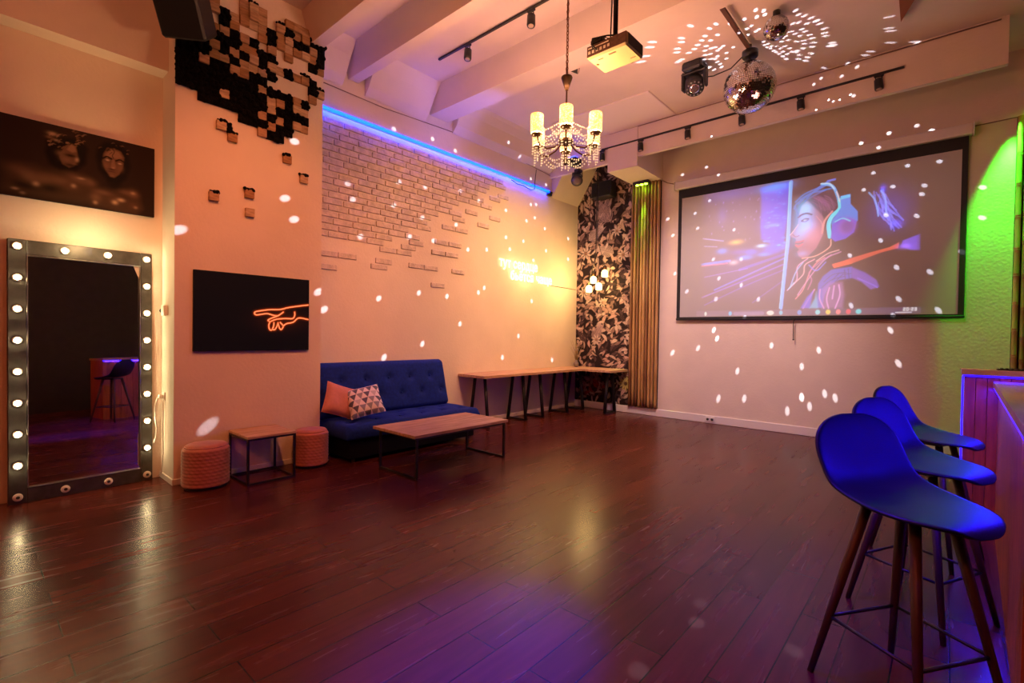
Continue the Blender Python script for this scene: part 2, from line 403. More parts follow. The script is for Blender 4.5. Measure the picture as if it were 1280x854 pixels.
# small things on the narrow side of the pillar
cmr = empty('wall_sensor', (-5.30, PY0, 1.545), 'small white box sensor on the pillar side above the mirror cable', 'sensor')
MB().box(-.045, .05, -.035, -.0005, -.05, .05, .006).build('housing', sock, cmr)
MB().lathe([(.022, 0), (.022, .012), (.012, .016)], 16, (-.062, -.018, 0), look((-1, 0, 0))).build('lens', blackp, cmr)
so = empty('wall_socket', (-5.36, PY0, .76), 'white power socket with a plug on the pillar side', 'power socket')
MB().box(-.04, .04, -.012, -.0005, -.04, .04, .004).build('socket_plate', sock, so)
MB().box(-.02, .02, -.045, -.0125, -.018, .018, .006).build('plug', sock, so)
pts = [(-5.36, 1.19, .75), (-5.37, 1.17, .68), (-5.40, 1.18, .55), (-5.39, 1.19, .47), (-5.42, 1.185, .38), (-5.43, 1.17, .33)]
tag(MB().tube(pts, .007, 6).build('mirror_cable', wire_w), 'white cable looping from the socket to the bulb mirror', 'cable')
pts = [(-5.33, 1.225, .73), (-5.335, 1.222, .5), (-5.33, 1.225, .25), (-5.35, 1.215, .05), (-5.40, 1.20, .028)]
tag(MB().tube(pts, .006, 6).build('wall_cable', wire_w), 'thin white cable running straight down the pillar side', 'cable')

# ------------------------------------------------------------------ seating corner
def pouf(name, x, y, r, h, label):
    p = empty(name, (x, y, 0), label, 'pouf', 'coral velvet poufs')
    MB().lathe([(r*.9, 0), (r*.9, .03)], 28).build('base', blackp, p)
    vs = []; fs = []; n = 96; rows = 34
    for i in range(rows+1):
        t = i/rows; z = .03+(h-.045)*t
        for k in range(n):
            a = 2*PI*k/n
            wob = .0075*abs(math.sin(24*a+(PI/2 if i % 2 else 0)*0+PI*t*9))*abs(math.sin(PI*rows*t/3.0)) + .002*math.sin(24*a+PI*t*14)
            rr = r*(1-.10*(max(0, (t-.93)/.07))**2)+wob*(1 if t < .93 else .2)
            vs.append((rr*math.cos(a), rr*math.sin(a), z))
    for i in range(rows):
        for k in range(n):
            l = (k+1) % n; fs.append((i*n+k, i*n+l, i*n+n+l, i*n+n+k))
    b = MB().add(vs, fs, True); b.build('body', coral, p)
    MB().lathe([(r*.90, h-.015), (r*.86, h), (r*.6, h+.008), (.001, h+.012)], 48, capb=False).build('top_cushion', coral, p)
    MB().tube([(r*.905*math.cos(2*PI*k/40), r*.905*math.sin(2*PI*k/40), h-.013) for k in range(40)], .005, 6, closed=True).build('piping', coral, p)
    return p
coral = pm('coral velvet', (0.52, 0.17, 0.11), 0.7, noise=.12, nscale=25, sheen=.5, bump=.1, bscale=250)
pouf('pouf', -4.85, 1.43, .178, .375, 'coral quilted pouf at the left end of the side table')
pouf('pouf', -4.86, 2.385, .165, .375, 'coral quilted pouf beside the blue sofa')

def board(mb, x0, x1, y0, y1, z0, z1, along='y', n=4):
    for k in range(n):
        if along == 'y':
            a = x0+(x1-x0)*k/n; b = x0+(x1-x0)*(k+1)/n; mb.box(a+.0006, b-.0006, y0, y1, z0, z1, .002)
        else:
            a = y0+(y1-y0)*k/n; b = y0+(y1-y0)*(k+1)/n; mb.box(x0, x1, a+.0006, b-.0006, z0, z1, .002)
    return mb
st = empty('side_table', (-4.80, 1.885, 0), 'small square side table with plank top and black wire frame between the poufs', 'side table')
board(MB(), -.235, .235, -.215, .215, .415, .437, 'y', 4).build('tabletop', tabletop, st)
w = .009
for nm_, z0, z1 in (('top_frame', .397, .415), ('base_frame', 0, .018)):
    f = MB()
    for y in (-.205, .205): f.box(-.225, .225, y-w, y+w, z0, z1)
    for x in (-.216, .216): f.box(x-w, x+w, -.196, .196, z0, z1)
    f.build(nm_, black, st)
for x in (-.216, .216):
    for y in (-.205, .205): MB().box(x-w, x+w, y-w, y+w, .018, .397).build('leg', black, st)

# sofa: click-clack with tufted back and seat
SY0, SY1 = 2.62, 4.55
sofa = empty('sofa', (-5.0, (SY0+SY1)/2, 0), 'long dark blue tufted sofa bed against the brick wall', 'sofa')
def slab(W, D, TH, nu, nv, tufts, r=.06, dome=.02):
    """upholstered slab: u along W, v along D, thickness upward; returns MB"""
    vs = []; fs = []
    def edge(t): return min(1, max(0, t))
    for i in range(nu+1):
        for j in range(nv+1):
            u = -W/2+W*i/nu; v = -D/2+D*j/nv
            du = (W/2-abs(u))/r; dv = (D/2-abs(v))/r
            h = TH
            e = min(1, du); k = min(1, dv)
            h *= 1-.42*((1-e)**2+(1-k)**2) if (e < 1 or k < 1) else 1
            h += dome*(1-(2*u/W)**4)*(1-(2*v/D)**2)
            for (tu, tv) in tufts:
                q = ((u-tu)**2+(v-tv)**2)
                h -= .030*math.exp(-q/.0022)+.010*math.exp(-q/.012)
            vs.append((u, v, h))
    N = nv+1; tot = len(vs)
    for i in range(nu):
        for j in range(nv): fs.append((i*N+j, (i+1)*N+j, (i+1)*N+j+1, i*N+j+1))
    # underside
    b = [i*N for i in range(nu+1)]+[nu*N+j for j in range(1, nv+1)]+[i*N+nv for i in range(nu-1, -1, -1)]+[j for j in range(nv-1, 0, -1)]
    for q in b: vs.append((vs[q][0], vs[q][1], TH*.12))
    for q in b: vs.append((vs[q][0]*.985, vs[q][1]*.97, 0))
    n = len(b)
    for k in range(n):
        l = (k+1) % n
        fs.append((b[l], b[k], tot+k, tot+l)); fs.append((tot+l, tot+k, tot+n+k, tot+n+l))
    fs.append(tuple(tot+n+k for k in reversed(range(n))))
    return vs, fs
L_ = SY1-SY0
tf = [(-L_/2+L_*(i+.5)/6, v) for i in range(6) for v in (-.10,)]+[(-L_/2+L_*(i+1)/6, .10) for i in range(5)]
vs, fs = slab(L_, .68, .15, 110, 42, [(u, v*1.2) for u, v in tf])
# local (u, v, h) -> u along y, v along -x(front), h up
o = MB().add([(-v*1.0+.10, u, h+.255) for u, v, h in vs], fs, True).build('seat', fabric_b, sofa); 
vs, fs = slab(L_-.06, .64, .15, 110, 42, tf)
ang = math.radians(15)
bk = []
for u, v, h in vs:
    a = v+.32                      # height along the back
    bk.append((-.235+h*math.cos(ang)-a*math.sin(ang), u-.03, .385+h*math.sin(ang)*.6+a*math.cos(ang)))
MB().add(bk, fs, True).build('backrest', fabric_b, sofa)
bt = []
for u, v in [(u, v) for u, v in tf]:
    a = v+.32; h = .150
    bt.append((u, v, a, h))
for u, v, a, h in bt:
    MB().ball((-.235+(h-.008)*math.cos(ang)-a*math.sin(ang), u-.03, .385+(h-.008)*math.sin(ang)*.6+a*math.cos(ang)), .014, 10, 6, (.5, 1, 1)).build('button', fabric_b, sofa)
for u, v in tf:
    MB().ball((-v*1.2+.10, u, .255+.15-.012+.012), .014, 10, 6, (1, 1, .5)).build('button', fabric_b, sofa)
MB().box(-.24, .39, -L_/2+.06, L_/2-.08, .045, .262, .01).build('base', pm('black lining', (.006, .006, .009), .95, spec=.1), sofa)
for x in (-.18, .36):
    for y in (-L_/2+.12, L_/2-.16):
        MB().tube([(x, y, 0), (x, y, .05)], [.016, .02], 10).build('leg', black, sofa)

def cushion(name, w, mat, label, th=.075):
    vs = []; fs = []; n = 18
    for side in (1, -1):
        for i in range(n+1):
            for j in range(n+1):
                u = 2*i/n-1; v = 2*j/n-1
                pin = 1-.10*(1-abs(u*v)**.6)*0
                su = u*(1-.085*(1-v*v)*0-.06*(abs(v) < 1)*(1-(abs(v)**2)))
                sv = v*(1-.06*(1-abs(u)**2))
                hh = th*((1-u**4)*(1-v**4))**.55+.002
                hh += .006*math.sin(5*u+3*v)*(1-u*u)*(1-v*v)
                vs.append((su*w/2, sv*w/2, side*hh))
    N = n+1; T_ = N*N
    for s in (0, 1):
        for i in range(n):
            for j in range(n):
                q = (s*T_+i*N+j, s*T_+(i+1)*N+j, s*T_+(i+1)*N+j+1, s*T_+i*N+j+1)
                fs.append(q if s == 0 else q[::-1])
    b = [i*N for i in range(N)]+[n*N+j for j in range(1, N)]+[i*N+n for i in range(n-1, -1, -1)]+[j for j in range(n-1, 0, -1)]
    for k in range(len(b)):
        l = (k+1) % len(b); fs.append((b[k], b[l], T_+b[l], T_+b[k]))
    r = empty(name, (0, 0, 0), label, 'cushion', 'cushions on the blue sofa')
    MB().add(vs, fs, True).build('cover', mat, r)
    MB().tube([np.array(vs[q])*np.array((1.0, 1.0, 0)) for q in b], .004, 6, closed=True).build('seam', mat, r)
    return r
pink = pm('salmon linen', (0.62, 0.26, 0.19), 0.85, noise=.1, nscale=30, bump=.15, bscale=200)
def tri_material():
    mt, nt, b = nodes_of('triangle print'); L = nt.links; b.inputs['Roughness'].default_value = .85
    tc = nt.nodes.new('ShaderNodeTexCoord'); sp = nt.nodes.new('ShaderNodeSeparateXYZ'); L.new(tc.outputs['Object'], sp.inputs[0])
    def M(op, a, c=None):
        n = nt.nodes.new('ShaderNodeMath'); n.operation = op
        for k, q in enumerate((a, c)):
            if q is None: continue
            if isinstance(q, (int, float)): n.inputs[k].default_value = q
            else: L.new(q, n.inputs[k])
        return n.outputs[0]
    S = 13.5
    x = M('ADD', M('MULTIPLY', sp.outputs['X'], S), 50); y = M('ADD', M('MULTIPLY', sp.outputs['Y'], S), 50)
    fy = M('FRACT', y); row = M('FLOOR', y)
    xs = M('ADD', x, M('MULTIPLY', row, .5)); fx = M('FRACT', xs); colx = M('FLOOR', xs)
    tri = M('LESS_THAN', M('MULTIPLY', M('ABSOLUTE', M('SUBTRACT', fx, .5)), 2), fy)
    h = M('FRACT', M('MULTIPLY', M('SINE', M('ADD', M('MULTIPLY', row, 12.9898), M('MULTIPLY', colx, 78.233))), 43758.5))
    r = nt.nodes.new('ShaderNodeValToRGB'); r.color_ramp.interpolation = 'CONSTANT'
    cr_ = r.color_ramp; cr_.elements[0].color = (.10, .10, .15, 1); cr_.elements[1].position = .4; cr_.elements[1].color = (.28, .28, .33, 1)
    e = cr_.elements.new(.75); e.color = (.55, .52, .52, 1); L.new(h, r.inputs[0])
    mx = nt.nodes.new('ShaderNodeMix'); mx.data_type = 'RGBA'; L.new(tri, mx.inputs['Factor']); mx.inputs['A'].default_value = (.82, .76, .74, 1); L.new(r.outputs[0], mx.inputs['B'])
    L.new(mx.outputs['Result'], b.inputs['Base Color']); return mt
c1 = cushion('cushion', .36, pink, 'plain salmon pink cushion partly hidden behind the pillar edge')
c1.location = (-5.00, 2.785, .615); c1.rotation_euler = (math.radians(90-24), math.radians(20), math.radians(80))
c2 = cushion('cushion', .37, tri_material(), 'white cushion with grey triangle print')
c2.location = (-4.83, 2.985, .605); c2.rotation_euler = (math.radians(90-40), math.radians(-12), math.radians(66))

# coffee table
ct = empty('coffee_table', (-4.01, 3.435, 0), 'long low coffee table with plank top on black loop legs before the sofa', 'coffee table')
board(MB(), -.35, .35, -.645, .645, .392, .42, 'y', 4).build('tabletop', tabletop, ct)
f = MB(); f.box(-.27, .34, -.62, -.60, .375, .392); f.box(-.27, .34, .58, .60, .375, .392); f.box(-.28, -.26, -.60, .58, .375, .392); f.box(.325, .345, -.60, .58, .375, .392)
f.build('frame', black, ct)
for y in (-.61, .59):
    MB().box(-.27, -.25, y-.011, y+.011, 0, .375).box(.325, .345, y-.011, y+.011, 0, .375).box(-.25, .325, y-.011, y+.011, 0, .02).build('leg', black, ct)

# L-shaped bench table on trestles
bt_ = empty('corner_table', (-5.1, 6.4, 0), 'long L-shaped corner table with wooden top on black trestle legs', 'table')
def loc(mb, name, mat, root):
    o = mb.build(name, mat, root); o.matrix_parent_inverse = Matrix.Translation(tuple(-v for v in root.location)); return o
loc(board(MB(), XW+.004, -4.86, 4.90, 6.22, .742, .78, 'y', 3), 'tabletop', tabletop, bt_)
loc(board(MB(), XW+.004, -4.86, 6.222, YB-.03, .742, .78, 'y', 3), 'tabletop', tabletop, bt_)
loc(board(MB(), -4.858, -4.27, 7.36, YB-.03, .742, .78, 'x', 3), 'tabletop', tabletop, bt_)
def trestle(y, flip=False):
    mb = MB(); r = .034
    mb.tube([(-5.27, y, .742), (-5.37, y, .02)], r, 4); mb.tube([(-5.07, y, .742), (-4.99, y, .02)], r, 4)
    mb.box(-5.39, -4.97, y-.018, y+.018, 0, .03); mb.box(-5.30, -5.04, y-.018, y+.018, .715, .742)
    loc(mb, 'trestle_leg', black, bt_)
for y in (5.12, 5.98, 6.42, 7.12, 7.62): trestle(y)
mb = MB()
mb.tube([(-4.46, 7.58, .742), (-4.46, 7.50, .02)], .034, 4); mb.tube([(-4.46, 7.74, .742), (-4.46, 7.84, .02)], .034, 4); mb.box(-4.478, -4.442, 7.48, 7.86, 0, .03); mb.box(-4.478, -4.442, 7.55, 7.77, .715, .742)
loc(mb, 'trestle_leg', black, bt_)

# dried grass in the corner
gr = empty('dried_grass_vase', (-5.22, 7.72, .78), 'small vase of dry grass stalks in the table corner', 'vase')
MB().lathe([(.03, 0), (.045, .03), (.045, .07), (.025, .11), (.03, .13)], 20).build('vase', pm('grey stoneware', (.22, .18, .15), .6), gr)
mb = MB()
for k in range(46):
    a = random.uniform(0, 2*PI); sp = random.uniform(.02, .17); h = random.uniform(.22, .46)
    mb.tube([(0.01*math.cos(a), .01*math.sin(a), .10), (sp*.4*math.cos(a), sp*.4*math.sin(a), .1+h*.55), (sp*math.cos(a), sp*math.sin(a), .1+h)], [.0022, .0018, .0008], 4)
gro = mb.build('grass_stalks', pm('dry grass', (.42, .33, .15), .8, noise=.3), gr); gro['kind'] = 'stuff'
# ------------------------------------------------------------------ bar
bar_m = pm('red-stained boards', (0.44, 0.10, 0.022), 0.5, col2=(0.28, 0.055, 0.012), nscale=6, bump=.12, bscale=25, stretch=(5, 5, .6))
top_m = pm('counter wood', (0.46, 0.25, 0.11), 0.42, col2=(0.36, 0.18, 0.075), nscale=4, stretch=(5, .6, 5))
violet = em('violet led', (0.006, 0.001, 1.0), 8.0)
def bx(y): return .2235+.0300*(y-2.8)      # front face of the bar
def cx(y): return .2050+.0215*(y-2.4)      # counter edge
YA, YE = 2.35, 5.0
bar = empty('bar_counter', (.6, 3.6, 0), 'red-brown plank bar counter with wooden top along the right edge', 'bar counter')
bar_loc = lambda mb, n, mt_, r=None: loc(mb, n, mt_, r or bar)
mb = MB()
n = 30
for k in range(n):
    a = YA+(YE-YA)*k/n; b = YA+(YE-YA)*(k+1)/n; g = .002
    mb.prism([(bx(a+g), a+g), (bx(b-g), b-g), (bx(b-g)+.03, b-g), (bx(a+g)+.03, a+g)], 2, .0, 1.045)
bar_loc(mb, 'front_boards', bar_m)
bar_loc(MB().prism([(bx(YA)+.028, YA), (bx(YE)+.028, YE-.001), (.88, YE-.001), (.88, YA)], 2, 0, 1.045), 'body', bar_m)
bar_loc(MB().prism([(cx(YA), YA), (cx(YE), YE-.001), (.95, YE-.001), (.95, YA)], 2, 1.050, 1.090), 'counter_top', top_m)
bar_loc(MB().prism([(cx(YA)+.004, YA), (cx(YE)+.004, YE-.01), (cx(YE)+.018, YE-.01), (cx(YA)+.018, YA)], 2, 1.036, 1.0495), 'led_strip', violet)
pan = empty('bar_end_panel', (.65, 5.04, 0), 'tall plank panel closing the far end of the bar, edged with violet light', 'bar panel')
mb = MB(); x = .108; k = 0
while x < 1.25:
    w = .062; mb.box(x+.001, x+w-.001, 5.0, 5.08, 0, 1.118, .002); x += w
loc(mb, 'boards', bar_m, pan)
loc(MB().box(.090, 1.27, 4.985, 5.14, 1.128, 1.172, .004), 'cap', pm('pale stone cap', (.5, .44, .38), .5, noise=.15, nscale=20), pan)
loc(MB().box(.100, 1.25, 4.986, 4.998, 1.117, 1.1275).box(.094, .104, 4.986, 4.998, .30, 1.117), 'led_strip', violet, pan)
tr = empty('bottle_tray', (.50, 5.055, 1.172), 'flat black rubber mat lying on the bar end panel', 'mat')
MB().box(-.22, .35, -.05, .055, 0.0005, .010, .004).build('mat', blackp, tr)
mb = MB()
for k in range(20): mb.box(-.20+k*.027, -.185+k*.027, -.042, .047, .0095, .016, .002)
mb.build('ribs', blackp, tr)

# ------------------------------------------------------------------ bar stools
def shell_mesh():
    key = [(.252, .716), (.235, .738), (.19, .747), (.12, .751), (.04, .752), (-.04, .752), (-.105, .757), (-.155, .776), (-.19, .812), (-.212, .862), (-.228, .915), (-.241, .968), (-.251, 1.015), (-.260, 1.062)]
    P = [np.array(p) for p in key]; path = []
    Q = [2*P[0]-P[1]]+P+[2*P[-1]-P[-2]]
    for i in range(1, len(Q)-2):
        for k in range(6):
            t = k/6; a, b, c, d = Q[i-1:i+3]
            path.append(.5*((2*b)+(c-a)*t+(2*a-5*b+4*c-d)*t*t+(3*b-a-3*c+d)*t**3))
    path.append(P[-1]); path = np.array(path)
    s_ = np.concatenate([[0], np.cumsum(np.linalg.norm(np.diff(path, axis=0), axis=1))]); s_ /= s_[-1]
    u = .5-.5*np.cos(np.linspace(0, PI, 34)); u = .002+.996*u            # rows gather at both rims
    nv = 16; vs = []; fs = []
    for i, t in enumerate(u):
        x = np.interp(t, s_, path[:, 0]); z = np.interp(t, s_, path[:, 1])
        W = .238-.012*max(0, (t-.5)/.5)
        f_ = 1.0
        if t < .36: f_ = (1-((.36-t)/.36)**2.3)**(1/2.0)
        if t > .76: f_ = (1-((t-.76)/.24)**2.6)**(1/2.3)
        w = W*max(.03, f_)
        mid = math.exp(-((t-.52)/.17)**2)
        for j in range(nv+1):
            v = 2*j/nv-1; e = abs(v)**2.4
            up = max(0, min(1, (t-.42)/.2)); dn = max(0, min(1, (1-t)/.3))
            vs.append((x+e*.035*up*dn, v*w, z+e*.030*mid))
    N = nv+1
    for i in range(len(u)-1):
        for j in range(nv): fs.append((i*N+j, i*N+j+1, (i+1)*N+j+1, (i+1)*N+j))
    return MB().add(vs, fs, True)
stool = empty('bar_stool', (-.095, 2.40, 0), 'x', 'bar stool', None, math.radians(-34))
sh = shell_mesh().build('seat_shell', shellm, stool)
md = sh.modifiers.new('thickness', 'SOLIDIFY'); md.thickness = .016; md.offset = -1
md = sh.modifiers.new('smooth', 'SUBSURF'); md.levels = 1; md.render_levels = 1
hz = lambda z: .215-.172*z
for sx in (1, -1):
    for sy in (1, -1):
        MB().tube([(sx*hz(0), sy*hz(0), 0), (sx*hz(.35), sy*hz(.35), .35), (sx*hz(.735), sy*hz(.735), .735)], [.0115, .016, .0195], 14).build('leg', legwood, stool)
h = hz(.25); mb = MB()
for a, b in (((-1, -1), (1, -1)), ((1, -1), (1, 1)), ((1, 1), (-1, 1)), ((-1, 1), (-1, -1))):
    mb.tube([(a[0]*h, a[1]*h, .25), (b[0]*h, b[1]*h, .25)], .007, 8)
mb.build('footrest', black, stool)
mb = MB(); mb.box(-.11, .11, -.11, .11, .722, .742, .004); mb.build('seat_bracket', black, stool)
stool['label'] = 'blue-lit shell bar stool nearest the camera, on dark wooden legs'
stool['group'] = 'shell bar stools along the bar'
dup(stool, (-.075, 3.24, 0), math.radians(-27), 'blue-lit shell bar stool in the middle of the row of three along the bar')
dup(stool, (-.075, 4.16, 0), math.radians(-20), 'blue-lit shell bar stool farthest from the camera, beside the bar end panel')

# ------------------------------------------------------------------ bamboo screens
bam_m = pm('bamboo cane', (0.42, 0.22, 0.085), 0.42, col2=(0.26, 0.115, 0.04), nscale=5, stretch=(3, 3, .5), bump=.05, coat=.2)
bam_ms = [bam_m, pm('bamboo cane dark', (0.27, 0.125, 0.05), 0.45, col2=(0.16, 0.065, 0.025), nscale=5, stretch=(3, 3, .5), coat=.2), pm('bamboo cane light', (0.52, 0.30, 0.12), 0.42, col2=(0.36, 0.18, 0.065), nscale=5, stretch=(3, 3, .5), coat=.2)]
def bamboo(x0, x1, n, z0, z1, label, name):
    root = empty(name, ((x0+x1)/2, YB-.036, z0), label, 'bamboo screen', 'bamboo screens beside the projection screen')
    W = (x1-x0)/n; rr = random.Random(int(x0*100))
    for k in range(n):
        x = x0+W*(k+.5)-(x0+x1)/2; r0 = W*rr.uniform(.37, .43); prof = []; z = 0; H = z1-z0; nz = rr.uniform(.05, .3)
        prof.append((r0, 0))
        while nz < H-.03:
            prof += [(r0*.97, nz-.03), (r0*.99, nz-.012), (r0*1.07, nz-.004), (r0*.93, nz), (r0*1.05, nz+.005), (r0*.98, nz+.02)]
            nz += rr.uniform(.24, .38)
        prof.append((r0, H))
        MB().lathe(prof, 14, (x, rr.uniform(-.006, .004)-.012, 0)).build('bamboo_pole', rr.choice(bam_ms), root)
    MB().box(x0-(x0+x1)/2+.003, x1-(x0+x1)/2-.003, .022, .0345, .0, z1-z0).build('gap_shade_board', pm('dark gap sheet', (.018, .008, .004), .9), root)  # dark sheet added as shade in the gaps between canes
    return root
bamboo(-4.245, -3.70, 9, .135, 4.055, 'floor to ceiling bamboo cane screen left of the projection screen', 'bamboo_screen')
bamboo(.545, 1.09, 9, .135, 3.93, 'bamboo cane screen right of the projection screen behind the bar end', 'bamboo_screen')
green_m = em('green lamp', (.35, 1.0, .02), 30.0)
def spot_fix(x, y, z, label):
    r = empty('green_downlight', (x, y, z), label, 'downlight', 'green downlights over the bamboo')
    MB().box(-.15, .15, -.05, .05, -.05, .0, .01).build('housing', blackp, r)
    mb = MB()
    for k in range(3): mb.lathe([(.028, -.058), (.028, -.05)], 14, (-.08+.08*k, 0, 0))
    mb.build('lens', green_m, r)
    return r
spot_fix(-4.0, YB-.16, 4.055, 'small dark fixture with green lamps under the boxed beam end')
spot_fix(.80, YB-.16, 4.03, 'small dark fixture with green lamps above the right bamboo screen')

# ------------------------------------------------------------------ projection screen
scr = empty('projection_screen', (-1.62, YB-.05, 3.80), 'large pull-down projection screen with a black border showing a desktop', 'projection screen')
sl = lambda mb, n, mt_: loc(mb, n, mt_, scr)
SX0, SX1, SZ0, SZ1 = -3.322, .094, 1.705, 3.668
YS = YB-.055
sl(MB().box(-3.43, .185, YB-.115, YB-.004, 3.815, 3.945, .012), 'casing', white)
sl(MB().box(-3.44, -3.43, YB-.12, YB-.002, 3.81, 3.95, .004).box(.185, .195, YB-.12, YB-.002, 3.81, 3.95, .004), 'end_cap', white)
blk = pm('screen masking', (.010, .010, .011), .7)
sl(MB().box(SX0-.055, SX1+.055, YS, YS+.004, SZ1, 3.82).box(SX0-.055, SX0, YS, YS+.004, SZ0-.02, SZ1).box(SX1, SX1+.055, YS, YS+.004, SZ0-.02, SZ1).box(SX0, SX1, YS, YS+.004, SZ0-.02, SZ0), 'black_border', blk)
sl(MB().box(SX0-.06, SX1+.06, YS-.014, YS+.014, SZ0-.052, SZ0-.018, .006), 'bottom_bar', blk)
cord = MB().tube([(-1.63, YS, SZ0-.05), (-1.645, YS-.005, SZ0-.08), (-1.642, YS, SZ0-.33)], .006, 6); cord.ball((-1.642, YS, SZ0-.34), .012, 8, 6)
sl(cord, 'pull_cord', blackp)

# socket on the baseboard
sk = empty('baseboard_socket', (-2.80, YB-.022, .066), 'white double power socket set on the back baseboard', 'power socket')
MB().box(-.075, .075, -.012, -.0005, -.04, .04, .004).build('socket_plate', white, sk)
for x in (-.035, .035): MB().lathe([(.02, -.001), (.02, .004)], 14, (x, -.0145, 0), look((0, -1, 0))).build('outlet', blackp, sk)

# ------------------------------------------------------------------ mural: printed wallpaper
MX0, MX1, MZ0, MZ1 = XW+.005, -4.25, .125, 4.69
sp_ = empty('corner_box', (-4.77, 7.86, 4.05), 'black box mounted on the mural near the ceiling', 'speaker')
MB().box(-.2, .2, -.12, .1, -.14, .14, .012).build('cabinet', blackp, sp_)  # plain black box at the dark rectangle on the mural top
MB().box(-.185, .185, -.126, -.119, -.125, .125, .004).build('grille', pm('speaker cloth', (.008, .008, .01), .95, bump=.4, bscale=400), sp_)

# pendant cluster before the mural
pend_m = em('pendant glass', (1.0, .66, .28), 4.0)
pd = empty('pendant_lamp', (-4.76, 7.62, ZC), 'cluster of four small glowing glass pendants hanging before the mural', 'pendant lamp')
MB().lathe([(.07, -.03), (.07, 0)], 20).build('ceiling_cup', brass, pd)
for (x, z) in ((-4.615, 2.49), (-4.85, 2.39), (-4.865, 2.215), (-4.66, 2.25)):
    dx, dz = x+4.76, z-ZC; dy = 0.06*(1 if z > 2.3 else -1)
    MB().tube([(dx*.12, dy*.1, -.02), (dx*.12, dy*.1, dz+.62), (dx, dy, dz+.12)], .004, 6).build('cord', wire_b, pd)
    s = MB().lathe([(.045, -.06), (.058, -.05), (.060, .03), (.045, .06), (.02, .075)], 20, (dx, dy, dz)).build('glass_shade', pend_m, pd)
    MB().lathe([(.021, .075), (.021, .11), (.008, .125)], 14, (dx, dy, dz)).build('lamp_holder', brass, s)

# ------------------------------------------------------------------ neon sign
neon_m = em('warm neon', (1.0, .72, .34), 3.2)
sg = empty('neon_sign', (XW, 6.2, 2.42), 'glowing warm two-line neon writing on the left wall', 'neon sign')
def text_part(body, size, y0, z0, name, mat, parent, M0, thick=.008, ext=.004):
    cu = bpy.data.curves.new(name, 'FONT'); cu.body = body; cu.size = size; cu.extrude = ext; cu.offset = 0.005
    cu.space_character = 1.06
    tmp = bpy.data.objects.new('tmp_text', cu); COL.objects.link(tmp)
    dg = bpy.context.evaluated_depsgraph_get(); dg.update()
    me = bpy.data.meshes.new_from_object(tmp.evaluated_get(dg))
    COL.objects.unlink(tmp); bpy.data.objects.remove(tmp)
    me.transform(M0); me.name = name
    me.materials.clear(); me.materials.append(mat)
    o = bpy.data.objects.new(name, me); COL.objects.link(o); o.parent = parent
    return o, me
# text local x -> room +Y, text y -> Z, facing +X
TM = Matrix(((0, 0, 1, .03), (1, 0, 0, 0), (0, 1, 0, 0), (0, 0, 0, 1)))
sy_ = Matrix.Diagonal((.82, 1, 1, 1))
text_part('тут сердце', .215, 0, 0, 'writing', neon_m, sg, Matrix.Translation((0, -.46, .055)) @ TM @ sy_)
text_part('бьётся чаще', .215, 0, 0, 'writing', neon_m, sg, Matrix.Translation((0, -.19, -.135)) @ TM @ sy_)
mb = MB()
for (y, z) in ((-.40, .07), (.0, .10), (.35, .1), (-.1, -.12), (.3, -.1), (.7, -.1)): mb.tube([(0, y, z), (.03, y, z)], .006, 6)
mb.build('standoff', sock, sg)
MB().tube([(.01, .78, -.13), (.005, .95, -.145), (.005, 1.3, -.15), (.005, 1.74, -.16)], .004, 5).build('power_lead', wire_b, sg)

# ------------------------------------------------------------------ chandelier
CH = (-2.157, 3.0)
chand = empty('chandelier', (CH[0], CH[1], ZC), 'six-armed beaded crystal chandelier hanging on a chain', 'chandelier')
zc = lambda z: z-ZC
mb = MB()
for k in range(52):
    z = 3.31+k*.0265
    a = (k % 2)*PI/2; u = np.array((math.cos(a), math.sin(a), 0))
    mb.tube([np.array((0, 0, zc(z)))+.0085*math.cos(t)*u+np.array((0, 0, .018*math.sin(t))) for t in [2*PI*q/8 for q in range(8)]], .0036, 5, closed=True)
mb.tube([(.008, .006, 0), (-.010, .004, -.3), (.010, -.004, -.7), (-.008, 0, -1.1), (.0, 0, zc(3.30))], .0022, 5)
mb.build('chain', brass, chand)
MB().lathe([(.002, zc(3.205)), (.012, zc(3.205)), (.043, zc(3.295)), (.04, zc(3.305)), (.012, zc(3.312))], 20).build('canopy_cone', pm('dark bronze', (.05, .03, .02), .4, .8), chand)
MB().lathe([(.006, zc(3.206)), (.006, zc(2.99)), (.014, zc(2.985)), (.010, zc(2.93)), (.007, zc(2.86)), (.02, zc(2.845)), (.055, zc(2.835)), (.06, zc(2.82)), (.035, zc(2.80)), (.012, zc(2.79)), (.010, zc(2.70)), (.02, zc(2.68)), (.012, zc(2.655)), (.002, zc(2.645))], 20).build('stem', brass, chand)
def shade_mat():
    mt, nt, b = nodes_of('glass bead shade'); L = nt.links
    tc = nt.nodes.new('ShaderNodeTexCoord'); v = nt.nodes.new('ShaderNodeTexVoronoi'); v.inputs['Scale'].default_value = 95; L.new(tc.outputs['Object'], v.inputs['Vector'])
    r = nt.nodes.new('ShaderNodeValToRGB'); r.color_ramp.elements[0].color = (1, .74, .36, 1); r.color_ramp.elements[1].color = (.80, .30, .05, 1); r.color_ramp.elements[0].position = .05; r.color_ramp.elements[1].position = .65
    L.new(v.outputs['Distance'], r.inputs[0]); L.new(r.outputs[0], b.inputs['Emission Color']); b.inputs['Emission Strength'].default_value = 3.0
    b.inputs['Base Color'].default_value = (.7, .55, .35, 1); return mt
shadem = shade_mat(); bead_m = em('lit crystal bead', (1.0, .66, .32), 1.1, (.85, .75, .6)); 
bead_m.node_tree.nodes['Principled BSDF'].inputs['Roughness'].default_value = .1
AR, AZ = .243, 2.83
fwd = math.atan2(3.0, -2.157)       # direction away from the camera in plan
